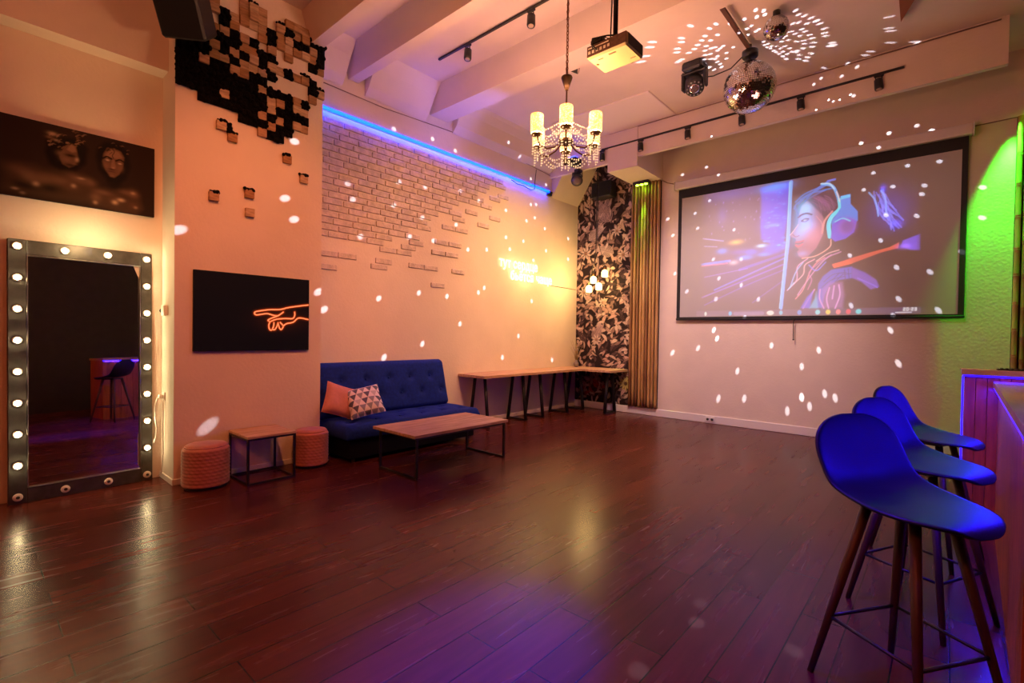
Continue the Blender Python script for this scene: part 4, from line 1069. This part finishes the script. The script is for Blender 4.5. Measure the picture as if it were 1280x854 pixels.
# taskbar along the foot of the desktop
t0 = SH*(1-.050); pt.poly([(u0-8, t0), (u1+2, t0), (u1+2, SH-2), (u0-8, SH-2)], K(120, 105, 170), 1, .22, True)
for (x, c, w) in ((165, K(200, 230, 215), 4), (262, K(40, 190, 240), 5), (420, K(235, 235, 220), 10), (462, K(80, 190, 220), 5), (535, K(30, 150, 230), 5.5), (607, K(120, 225, 235), 6), (648, K(245, 215, 60), 6), (688, K(250, 130, 130), 5.5), (728, K(240, 60, 80), 5.5), (768, K(60, 215, 225), 6.5)):
    c0 = A((x, 730))[0]; pt.blob(c0[0], SH-6.5, w*.62, 4.2, c, .95, 0, False, 3)
pt.stroke([(A((282, 730))[0][0], SH-6), (A((388, 730))[0][0], SH-6)], 7, K(160, 150, 200), a=.35)
DIG = {'2': ('111', '001', '111', '100', '111'), '0': ('111', '101', '101', '101', '111'), '3': ('111', '001', '111', '001', '111'), ':': ('0', '1', '0', '1', '0')}
cxp = A((943, 718))[0][0]
for ch in '20:23':
    for r, row in enumerate(DIG[ch]):
        for c, b in enumerate(row):
            if b == '1': pt.poly([(cxp+c, SH-11.5+r), (cxp+c+1, SH-11.5+r), (cxp+c+1, SH-10.5+r), (cxp+c, SH-10.5+r)], K(250, 250, 250), .4, .95)
    cxp += len(DIG[ch][0])+1
pt.stroke([(A((915, 735))[0][0], SH-4), (A((975, 735))[0][0], SH-4)], 2, K(225, 220, 230), a=.7)
screen_m = attr_mat('lit screen', emit=.85, base=(.50, .49, .485), rough=.9, spec=.1)
pt.mesh('picture', screen_m, (SX0, YS+.003, SZ0), (SX1-SX0, 0, 0), (0, 0, SZ1-SZ0), scr, scr)

# ---- bronze portrait over the mirror
pa = empty('bronze_portrait', (XA, -.25, 2.70), 'dark wide canvas of two bronze sculpted figures above the bulb mirror', 'picture')
PYa, PYb, PZa, PZb = -.35, 1.172, 2.395, 3.015
WN = 280; HN = int(WN*(PZb-PZa)/(PYb-PYa)); p2 = Paint(WN, HN, (.020, .010, .007)); pt = p2
def C(*q):
    out = []
    for x, y in q:
        p = at(x/5.338, 130+y/5.338, 0, XA+.03); out.append(((p[1]-PYa)/(PYb-PYa)*WN, (PZb-p[2])/(PZb-PZa)*HN))
    return out
dk = (.006, .004, .003); b1 = (.09, .042, .024); b2 = (.17, .085, .048); hi = (.40, .25, .15)
p2.blob(WN*.6, HN*.5, 60, 40, (.035, .016, .011), .7)
def cb(x, y, rx, ry, col, a=1., ang=0.): c = C((x, y))[0]; p2.blob(c[0], c[1], rx, ry, col, a, ang)
rq = random.Random(5)
# first figure: turned head with leafy wreath, broad shoulders
p2.poly(C((20, 560), (40, 430), (120, 390), (230, 400), (300, 440), (430, 450), (560, 470), (640, 520), (650, 600), (600, 660), (300, 620)), (.050, .024, .014), 10, .95)
p2.poly(C((310, 240), (420, 220), (540, 240), (585, 300), (570, 400), (500, 450), (400, 440), (330, 400), (300, 320)), dk, 6, .95)
for q in ((110, 430, 13, 7, b1, .9, .2), (200, 480, 12, 8, b2, .75, .5), (290, 500, 11, 9, b2, .6, 0), (400, 510, 15, 7, b2, .75, .1), (520, 500, 13, 6, b2, .8, .3), (470, 550, 10, 6, b1, .9, 0), (600, 520, 7, 5, b2, .7, .5), (160, 540, 14, 5, dk, .8, .2), (330, 560, 12, 6, dk, .8, 0)): cb(*q)
p2.poly(C((425, 285), (470, 262), (505, 285), (515, 325), (522, 380), (505, 395), (495, 415), (460, 425), (415, 400), (395, 350)), (.13, .062, .036), 2.2, .95)
p2.poly(C((470, 270), (500, 285), (508, 320), (480, 325), (445, 305)), (.26, .14, .08), 2.5, .8)
for q in ((405, 330, 5, 4, b2, .9), (440, 370, 6, 4, (.20, .10, .06), .8), (512, 372, 2.2, 3.4, hi, .9), (495, 400, 3, 1.6, b2, .9), (470, 345, 7, 2.2, dk, .9), (470, 408, 6, 2, dk, .7)): cb(*q)
for k in range(34):
    x = rq.uniform(300, 560); y = rq.uniform(185, 300)-abs(x-430)*.06; an = rq.uniform(-.8, .8); L = rq.uniform(14, 34)
    p2.curve(C((x, y), (x+L*.5, y-6+an*8), (x+L, y+an*14)), rq.uniform(1.2, 3), rq.choice((b1, b2, (.24, .13, .08), dk)), a=.75, w2=.5)
for q in ((350, 200, 5, 2.6, hi, .9), (330, 222, 4, 2, b2, .9), (375, 243, 3.2, 1.8, hi, .6)): cb(*q)
# second figure: face toward the viewer
p2.poly(C((600, 600), (640, 560), (700, 560), (790, 570), (870, 570), (930, 610), (950, 700), (900, 745), (720, 700), (610, 670)), (.055, .026, .016), 8, .95)
p2.poly(C((650, 290), (700, 255), (790, 265), (850, 320), (870, 420), (840, 500), (790, 540), (720, 520), (660, 440), (640, 350)), dk, 6, .95)
p2.poly(C((690, 330), (712, 300), (760, 298), (805, 320), (828, 360), (818, 425), (795, 470), (762, 492), (735, 485), (702, 440), (682, 385)), (.15, .075, .044), 2.2, .95)
p2.poly(C((705, 335), (735, 308), (790, 322), (815, 360), (780, 370), (740, 355), (706, 362)), (.27, .15, .085), 3, .8)
p2.poly(C((745, 372), (762, 374), (772, 425), (752, 432), (738, 424)), (.24, .135, .08), 1.5, .8)
p2.curve(C((686, 362), (712, 352), (742, 368)), 2.4, dk, a=.95); p2.curve(C((772, 380), (798, 374), (822, 388)), 2.4, dk, a=.95)
for q in ((714, 376, 4.2, 1.9, dk, .8), (797, 400, 4.2, 1.9, dk, .8), (716, 375, 2.4, 1.2, (.6, .42, .28), .95), (798, 400, 2.4, 1.2, (.6, .42, .28), .95), (708, 410, 4, 5, (.21, .11, .065), .7), (800, 432, 4, 5, (.19, .10, .06), .7), (755, 428, 2, 1.2, hi, .7), (744, 436, 4, 1, dk, .8), (742, 452, 4.6, 1.6, (.07, .03, .022), .95), (742, 460, 3.6, 1.4, b2, .9), (745, 478, 3, 2, (.22, .12, .07), .7)): cb(*q)
p2.curve(C((748, 300), (762, 322), (748, 345), (756, 362)), 1.1, dk, a=.8); p2.curve(C((748, 322), (730, 335)), .9, dk, a=.7)
for k in range(26):
    x = rq.uniform(655, 850); y = 285+abs(x-750)*.35+rq.uniform(-28, 16); an = rq.uniform(-.6, 1); L = rq.uniform(10, 26)
    p2.curve(C((x, y), (x+L*.5, y-5+an*8), (x+L, y+an*12)), rq.uniform(1, 2.4), rq.choice((b1, b2, dk, dk)), a=.7, w2=.5)
for q in ((690, 590, 12, 4, b2, .7, .1), (640, 620, 7, 7, b2, .7), (760, 640, 10, 7, b1, .9), (840, 590, 11, 4, b2, .6, .1), (890, 600, 6, 6, b2, .8), (890, 680, 7, 6, b1, .9), (760, 545, 9, 8, dk, .8), (765, 655, 3.5, 3, (.5, .32, .19), .9), (805, 640, 4.5, 2.6, (.5, .32, .19), .9), (635, 655, 2.6, 2.6, hi, .8), (885, 596, 3, 2, hi, .8), (903, 690, 2.4, 2, hi, .6), (240, 530, 3.4, 3.2, hi, .8), (540, 497, 4.5, 1.6, hi, .8), (490, 545, 2.8, 2.8, hi, .8), (100, 560, 3.6, 1.8, hi, .6), (150, 590, 3, 2, hi, .4)): cb(*q)
MB().box(.0005, .028, PYa+.25, PYb+.25, PZa-2.70, PZb-2.70, .003).build('canvas', pm('dark canvas edge', (.02, .012, .009), .7), pa)
p2.mesh('print', attr_mat('bronze print', rough=.6, spec=.12), (XA+.0295, PYa, PZa), (0, PYb-PYa, 0), (0, 0, PZb-PZa), pa, pa)

# ---- black canvas with a pointing hand printed in a glowing-looking line
HYa, HYb, HZa, HZb = 1.379, 2.438, 1.180, 1.916
ph = empty('hand_picture', (XP, (HYa+HYb)/2, (HZa+HZb)/2), 'black canvas with an orange, glowing-looking printed line drawing of a pointing hand on the pillar', 'picture')
WN = 300; HN = 208; p3 = Paint(WN, HN, (.004, .003, .0035))
def D(*q):
    out = []
    for x, y in q:
        p = at(230+x/6.57, 320+y/6.57, 0, XP+.03); out.append(((p[1]-HYa)/(HYb-HYa)*WN, (HZb-p[2])/(HZb-HZa)*HN))
    return out
lines = [[(1018, 404), (930, 414), (850, 426), (790, 440), (700, 442), (620, 452), (585, 460), (580, 474), (600, 484), (680, 474), (735, 488), (770, 492)],
         [(815, 462), (770, 492), (712, 514), (690, 528), (706, 540)], [(706, 540), (760, 520), (830, 514), (890, 514), (908, 490), (908, 462)],
         [(706, 540), (696, 572), (704, 604), (722, 606), (736, 572), (738, 548)], [(726, 604), (746, 604), (764, 574), (772, 548)], [(772, 556), (784, 592), (798, 604), (814, 576), (790, 546)],
         [(814, 576), (842, 556), (895, 544), (942, 510), (1018, 522)]]
p3.blob(*D((800, 520))[0], 60, 28, (.05, .010, .003), .55)
for l in lines:
    p3.curve(D(*l), 9, (.16, .030, .006), soft=7, a=.55)
for l in lines:
    p3.curve(D(*l), 4.4, (.9, .16, .02), soft=2.5, a=.9)
    p3.curve(D(*l), 2.0, (1.6, .62, .28), soft=1, a=1)
MB().box(.001, .028, HYa-(HYa+HYb)/2, HYb-(HYa+HYb)/2, HZa-(HZa+HZb)/2, HZb-(HZa+HZb)/2, .003).build('canvas', pm('black canvas edge', (.008, .007, .007), .7), ph)
p3.mesh('print', attr_mat('neon print', emit=.55, rough=.6, spec=.1), (XP+.0295, HYa, HZa), (0, HYb-HYa, 0), (0, 0, HZb-HZa), ph, ph)  # slight glow put into the print, which is no lamp

# ---- jungle wallpaper in the corner
WN = 176; HN = int(WN*(MZ1-MZ0)/(MX1-MX0)); p4 = Paint(WN, HN, (.020, .012, .013)); rr = random.Random(21)
def leaf(x, y, L, ang, wd, col, vein=True):
    c, s_ = math.cos(ang), math.sin(ang); n = 9; up = []; dn = []
    for i in range(n+1):
        t = i/n; w = wd*math.sin(PI*t**.8)*.5; bend = .10*L*math.sin(PI*t)
        px, py = t*L, bend
        up.append((x+px*c-(py+w)*s_, y+px*s_+(py+w)*c)); dn.append((x+px*c-(py-w)*s_, y+px*s_+(py-w)*c))
    p4.poly(up+dn[::-1], tuple(v*.35 for v in col), 1.2, .95)
    p4.poly([(a*.86+x*.0+b*.14, e*.86+d*.14) for (a, e), (b, d) in zip(up, dn)]+[(a*.14+b*.86, e*.14+d*.86) for (a, e), (b, d) in zip(up, dn)][::-1], col, 1.0, .95)
    if vein:
        p4.stroke([((a+b)/2, (e+d)/2) for (a, e), (b, d) in zip(up, dn)], 1.0, tuple(v*.4 for v in col), a=.8)
        for i in range(2, n, 2):
            (a, e), (b, d) = up[i], dn[i]; mx_, my_ = (up[i-1][0]+dn[i-1][0])/2, (up[i-1][1]+dn[i-1][1])/2
            p4.stroke([(mx_, my_), (a, e)], .7, tuple(v*.5 for v in col), a=.6); p4.stroke([(mx_, my_), (b, d)], .7, tuple(v*.5 for v in col), a=.6)
tones = [(.48, .32, .27), (.36, .22, .19), (.58, .43, .35), (.25, .15, .13), (.52, .30, .26), (.16, .10, .10)]
tones2 = [(.60, .44, .34), (.46, .30, .25), (.72, .56, .44), (.30, .19, .16), (.62, .40, .33), (.10, .06, .06), (.06, .035, .035)]
for k in range(1150):
    x = rr.uniform(-10, WN+10); y = rr.uniform(0, HN); leaf(x, y, rr.uniform(13, 32), rr.uniform(0, 2*PI), rr.uniform(5, 12), rr.choice(tones2[3:] if k < 330 else tones2))
def palm(x, y, L, ang):
    col = rr.choice(((.50, .38, .34), (.40, .28, .26)))
    for i in range(13):
        t = i/12; bx_, by_ = x+math.cos(ang)*L*t, y+math.sin(ang)*L*t; l = L*.42*(1-.6*t)+6
        for sgn in (1, -1):
            a2 = ang+sgn*(.9-.35*t); p4.curve([(bx_, by_), (bx_+math.cos(a2)*l*.6, by_+math.sin(a2)*l*.6), (bx_+math.cos(a2-sgn*.2)*l, by_+math.sin(a2-sgn*.2)*l)], 2.6, col, w2=.6, a=.95, k=4)
    p4.stroke([(x, y), (x+math.cos(ang)*L, y+math.sin(ang)*L)], 1.5, (.2, .13, .12), a=.9)
def flower(x, y, r, n, col, cc):
    for i in range(n): a = 2*PI*i/n+.3; leaf(x+math.cos(a)*r*.25, y+math.sin(a)*r*.25, r, a, r*.42, col, False)
    p4.blob(x, y, r*.26, r*.26, cc, 1, 0, False, 2)
zy = lambda z: (MZ1-z)/(MZ1-MZ0)*HN
for (x, z, L, a) in ((70, 3.45, 70, -1.1), (110, 3.5, 60, -2.2), (40, 3.2, 50, -.6), (120, 2.9, 50, -2.8), (60, 1.3, 45, -1.0)): palm(x, zy(z), L, a)
for (x, z, r) in ((30, 2.95, 17), (150, 2.85, 15), (25, 2.2, 15), (70, 1.30, 14), (90, 2.0, 12), (130, 3.3, 13)): flower(x, zy(z), r, 8, (.60, .47, .38), (.30, .16, .10))
flower(165, zy(.52), 17, 11, (.60, .50, .16), (.10, .06, .03)); 
for k in range(7): leaf(30+rr.uniform(0, 60), zy(.45)+rr.uniform(-20, 25), rr.uniform(16, 28), rr.uniform(0, 6), 9, (.38, .06, .05))
for (x, z) in ((95, 2.0), (106, 1.93), (100, 1.84), (112, 1.86), (92, 1.88)): p4.blob(x, zy(z), 6, 6, (.45, .28, .22), .95, 0, False, 2)
mu = p4.mesh('corner_mural', attr_mat('printed wallpaper', rough=.7, spec=.15), (MX0, YB-.004, MZ0), (MX1-MX0, 0, 0), (0, 0, MZ1-MZ0), None, None)
tag(mu, 'dark jungle leaf and flower wallpaper panel in the far corner', 'mural')
# ------------------------------------------------------------------ lights
def lamp(kind, name, loc_, col, power, radius=.05, aim=None, size=None, blend=.5, spec=1.0):
    d = bpy.data.lights.new(name, kind); d.color = col; d.energy = power
    if kind in ('POINT', 'SPOT'): d.shadow_soft_size = radius
    if kind == 'SPOT': d.spot_size = math.radians(size); d.spot_blend = blend
    d.specular_factor = spec
    o = bpy.data.objects.new(name, d); COL.objects.link(o); o.location = tuple(loc_)
    if aim is not None:
        v = Vector(tuple(np.array(aim, float)-np.array(loc_, float))); o.rotation_euler = v.to_track_quat('-Z', 'Y').to_euler()
    return o
OR = (1.0, .36, .13); PK = (1.0, .50, .36)
# unseen warm fill lights, added to brighten walls, ceiling and floor
lamp('POINT', 'near warm fill', (-.9, -1.8, 3.6), (1, .19, .06), 160, .25, spec=.2)
lamp('SPOT', 'pillar fill spot', (-2.3, 1.2, 4.25), (1, .26, .08), 290, .1, (XP, 2.05, 1.95), 62, 1.0, .1)
lamp('SPOT', 'ceiling wash fill', (-2.5, 5.2, 3.45), (1, .44, .29), 40, .12, (-2.5, 5.2, 4.7), 165, .7, .1)
lamp('SPOT', 'ceiling wash fill', (-3.1, 3.6, 3.2), (1, .44, .29), 70, .12, (-3.1, 3.4, 4.7), 165, .7, .1)
lamp('SPOT', 'brick wall fill spot', (-2.2, 4.0, 4.0), (1.0, .41, .20), 365, .08, (XW, 4.8, 1.75), 84, 1.0, .1)
lamp('SPOT', 'corner fill spot', (-3.0, 5.4, 4.45), (1.0, .50, .20), 400, .08, (XW, 6.6, 1.6), 80, 1.0, .1)
lamp('SPOT', 'back wall fill spot', (-2.2, 5.0, 4.35), (1.0, .64, .62), 540, .1, (-2.6, YB, 1.6), 66, 1.0, .1)
lamp('SPOT', 'back wall right fill spot', (-.6, 5.0, 4.35), (1.0, .66, .60), 48, .1, (-.4, YB, 1.9), 66, 1.0, .1)
lamp('POINT', 'far warm fill', (-1.2, 5.6, 3.4), (1.0, .4, .28), 9, .2, spec=.1)
lamp('SPOT', 'floor fill spot', (-2.3, 5.0, 4.4), (1.0, .55, .36), 420, .08, (-2.5, 5.0, 0), 52, 1.0)
# chandelier bulbs
for k in range(6):
    a = fwd+k*PI/3
    lamp('POINT', 'chandelier bulb', (CH[0]+AR*math.cos(a), CH[1]+AR*math.sin(a), 2.99), (1.0, .44, .19), 11.5, .03)
# sign and pendant glow
lamp('POINT', 'pendant glow', (-4.80, 7.45, 2.34), (1.0, .62, .20), 36, .1)
lamp('POINT', 'neon glow', (XW+.45, 6.35, 2.35), (1.0, .62, .18), 7, .15)
lamp('POINT', 'neon glow', (XW+.10, 6.05, 2.53), (1.0, .70, .28), .8, .04)
lamp('POINT', 'neon glow', (XW+.10, 6.40, 2.34), (1.0, .70, .28), .8, .04)
lamp('POINT', 'alcove fill', (XA+.30, .70, 2.10), (1.0, .66, .30), 7, .05, spec=0)  # added point light, lifts the wall above the mirror
lamp('SPOT', 'alcove fill', (XA+.50, .55, 2.15), (1.0, .46, .17), 26, .04, (-5.37, .7, 3.69), 50, 1.0)  # added upward spot, brightens the alcove soffit
# green downlights over the bamboo
lamp('SPOT', 'green beam', (-4.0, YB-.15, 3.985), (.22, 1.0, .02), 150, .02, (-4.0, YB-.06, 2.4), 26, .8, .3)
lamp('SPOT', 'green right beam', (.53, YB-.13, 3.96), (.02, 1.0, .02), 1000, .03, (.47, YB-.03, 2.2), 42, .8, .3)
# blue light of the LED lines
def strip(name, p0, p1, wid, down, col, power):
    p0 = np.array(p0, float); p1 = np.array(p1, float); d = bpy.data.lights.new(name, 'AREA'); d.shape = 'RECTANGLE'; d.size = float(np.linalg.norm(p1-p0)); d.size_y = wid; d.color = col; d.energy = power
    o = bpy.data.objects.new(name, d); COL.objects.link(o); x = Vector(tuple(p1-p0)).normalized(); z = -Vector(down).normalized(); y = z.cross(x).normalized(); z = x.cross(y)
    o.matrix_world = Matrix(((x[0], y[0], z[0], (p0[0]+p1[0])/2), (x[1], y[1], z[1], (p0[1]+p1[1])/2), (x[2], y[2], z[2], (p0[2]+p1[2])/2), (0, 0, 0, 1)))
    return o
strip('blue strip glow', (XW+.03, 2.62, 3.932), (XW+.03, 7.0, 3.932), .02, (-.25, 0, -1), (.0, .03, 1.0), 30)
strip('counter strip glow', (cx(YA)+.008, YA+.02, 1.034), (cx(YE)+.006, YE-.03, 1.034), .012, (-.55, 0, -1), (.01, .003, 1.0), 26)
strip('panel strip glow', (.12, 4.98, 1.116), (1.1, 4.98, 1.116), .012, (0, -.2, -1), (.02, .005, 1.0), 2.5)
lamp('SPOT', 'bar warm fill', (-.15, 3.3, 3.9), (1, .30, .10), 120, .06, (.45, 4.6, .8), 50, 1.0, .2)  # unseen spot added to warm the bar boards
# unseen coloured spots, added to tint the floor, stools and ceiling
lamp('SPOT', 'blue wash', (-2.3, 5.7, 4.35), (.03, .02, 1.0), 9000, .08, (-1.55, 1.52, 0), 11.5, 1.0, .4)  # stands in for the blue strip's reflection in the floor
lamp('SPOT', 'bar blue fill', (-.9, 2.2, 4.2), (.02, .0, 1.0), 1000, .08, (-.45, 2.6, 0), 46, 1.0, .4)
lamp('SPOT', 'stool blue fill', (.30, 1.9, 1.75), (.010, .004, 1.0), 10, .04, (-.02, 2.7, .75), 75, 1.0, .6)
lamp('SPOT', 'magenta wash', (-1.2, .3, 4.2), (.9, .03, .20), 100, .1, (-1.6, 2.4, 0), 60, 1.0, .1)
lamp('SPOT', 'ceiling violet beam', (-3.6, 4.9, 3.3), (.22, .18, 1.0), 80, .05, (-4.9, 4.5, 4.4), 50, 1.0, .2)

# ------------------------------------------------------------------ light flecks thrown by the mirror ball
SCENE_HIT = []
def room_hit(x, y):
    d = ray(x, y); o = np.array([0, 0, CAM_H]); best = (1e9, None, None)
    def test(ax, v, cond, nrm):
        nonlocal best
        if abs(d[ax]) < 1e-6: return
        t = (v-o[ax])/d[ax]
        if .5 < t < best[0]:
            p = o+t*d
            if cond(p): best = (t, p, nrm)
    test(0, XP, lambda p: PY0 < p[1] < PY1, (1, 0, 0)); test(0, XW, lambda p: PY1 < p[1] < YB, (1, 0, 0)); test(1, YB-.05, lambda p: SX0 < p[0] < SX1 and SZ0 < p[2] < SZ1, (0, -1, 0))
    test(1, YB, lambda p: p[2] < 4.75, (0, -1, 0)); test(1, 7.066, lambda p: 4.21 < p[2] < ZC and p[0] < .41, (0, -1, 0)); test(2, 0, lambda p: True, (0, 0, 1)); test(2, ZC, lambda p: True, (0, 0, -1))
    return best[1], best[2]
n_fleck = 0
def fleck(x, y, gain=1.0, ang=1.0, src=BALL, r=BR, col=(.86, .84, 1.0)):
    global n_fleck
    p, nrm = room_hit(x, y)
    if p is None: return
    v = p-src; L = np.linalg.norm(v); u = v/L; s = src+u*(r+.025)
    cosi = max(.12, abs(np.dot(u, nrm)))
    dd = np.linalg.norm(p-s)
    pw = 62.0*gain*dd*dd/cosi**.5
    ang = ang*math.degrees(math.atan((.017+.0052*dd)/dd))
    o = lamp('SPOT', 'mirror ball beam', s, col, pw, .002, p, max(1.0, 2*ang), .8, .4); n_fleck += 1
def many(ox, oy, sc, pts, **kw):
    for x, y in pts: fleck(ox+x/sc, oy+y/sc, **kw)
# left wall and pillar
many(380, 100, 3.05, [(343, 187), (490, 225), (577, 270), (758, 243), (813, 295), (160, 397), (357, 390), (457, 410), (593, 425), (178, 458), (337, 480), (447, 527), (580, 552), (663, 462), (210, 600), (397, 600), (493, 613), (625, 647), (697, 647), (770, 497), (848, 537), (880, 525), (865, 475), (885, 475), (923, 400), (865, 377),
     (770, 600), (837, 615), (785, 645), (918, 567), (1007, 605), (923, 652), (1007, 683), (875, 688), (285, 833), (438, 812), (545, 825), (665, 810), (687, 793), (55, 808), (868, 843)])
many(200, 140, 5.695, [(958, 210), (890, 615), (955, 765), (130, 840)]); 
for q in ((480, 447), (528, 430), (405, 387), (575, 405), (628, 447), (690, 450), (648, 420)): fleck(*q)
fleck(260, 533, .5, 1.3)
# back wall and screen
many(830, 160, 3.1625, [(105, 140), (73, 185), (117, 205), (168, 155), (210, 200), (15, 360), (35, 425), (133, 397), (123, 338), (180, 288), (277, 403), (305, 520), (195, 520), (217, 595), (305, 622), (373, 678), (205, 677), (90, 647), (45, 575), (197, 800), (210, 832), (318, 768), (790, 245), (828, 178), (905, 232), (963, 150), (1090, 133),
     (1030, 228), (1020, 262), (1000, 348), (857, 445), (920, 552), (1052, 570), (928, 677), (740, 703), (735, 505), (878, 345), (1260, 235), (1258, 355), (1200, 507), (895, 800), (920, 765), (1085, 722), (780, 62), (890, 20), (1058, 10), (875, 90)])
many(830, 400, 6.1, [(380, 75), (405, 143), (260, 215), (65, 250), (615, 20), (820, 195), (1180, 230), (1050, 355), (560, 390), (415, 600), (612, 600), (940, 695), (1050, 590), (1110, 660)], gain=1.0)
many(980, 440, 7.12, [(157, 403), (362, 372), (455, 410), (1018, 103)])
many(980, 0, 3.883, [(487, 527), (526, 540), (584, 527), (682, 484), (378, 607), (509, 648), (645, 610), (718, 634), (374, 695)])
# ceiling rings
many(700, 0, 3.5556, [(410, 187), (400, 210), (380, 250), (360, 275), (480, 45), (455, 103), (635, 48), (605, 70), (580, 115), (540, 170), (540, 187), (522, 217), (520, 233), (525, 275), (540, 265), (507, 298), (665, 127), (645, 160), (630, 180), (612, 200), (597, 218), (573, 235), (693, 107), (700, 155), (670, 180), (650, 205), (645, 225), (645, 245), (640, 265), (640, 285), (655, 300),
     (670, 262), (668, 240), (672, 215), (690, 210), (700, 225), (712, 215), (725, 205), (690, 262), (700, 275), (712, 285), (718, 298), (700, 250), (665, 300), (650, 325), (685, 310), (740, 235), (740, 260), (785, 100), (755, 105), (770, 210), (820, 85), (870, 45), (905, 48), (875, 75), (910, 65), (850, 115), (830, 128), (835, 155), (870, 140), (885, 130)], ang=1.3, gain=1.7)
many(700, 0, 3.5556, [(965, 48), (1047, 47), (1060, 65), (1087, 70), (1115, 80), (1140, 92), (1155, 105), (1175, 127), (1175, 147), (1180, 160), (1210, 190), (1200, 205), (1215, 200), (1035, 105), (1060, 100), (1098, 105), (1075, 130), (1090, 140), (1045, 150), (1065, 160), (1085, 180), (1110, 155), (1120, 170), (1125, 190), (1120, 208), (1115, 238), (1100, 255), (1092, 270),
     (1060, 262), (1085, 195), (1080, 215), (1050, 185), (1030, 140), (1010, 145), (1005, 160), (990, 170), (1015, 178), (985, 185), (1000, 205), (1020, 215), (990, 230), (1010, 240), (1030, 230), (975, 240), (990, 250), (1005, 262), (1050, 232), (880, 180), (895, 190), (910, 200), (925, 195), (905, 185), (920, 210), (935, 215), (950, 225), (940, 205), (960, 232),
     (965, 205), (980, 215), (1065, 245), (1055, 225), (1135, 95)], ang=1.3, gain=1.2)
many(980, 0, 3.883, [(510, 82), (510, 137), (518, 150), (517, 207), (640, 203), (420, 250), (395, 268), (310, 308), (355, 325), (193, 330), (180, 380), (280, 370), (145, 410), (338, 465)], gain=1.0)
# floor
many(640, 600, 3.363, [(530, 800), (790, 518), (775, 600), (1000, 405), (890, 345), (1020, 252), (520, 168), (1185, 718)], ang=.6, gain=.22)

# ------------------------------------------------------------------ world, view
w = bpy.data.worlds.new('night'); SC.world = w; w.use_nodes = True
w.node_tree.nodes['Background'].inputs['Color'].default_value = (0.004, 0.002, 0.003, 1); w.node_tree.nodes['Background'].inputs['Strength'].default_value = 1
vs_ = SC.view_settings; vs_.view_transform = 'Standard'; vs_.look = 'None'; vs_.gamma = 1.0; vs_.exposure = 0.0; vs_.use_curve_mapping = False
SC.cycles.sample_clamp_indirect = 4.0
SC.cycles.caustics_reflective = False; SC.cycles.caustics_refractive = False
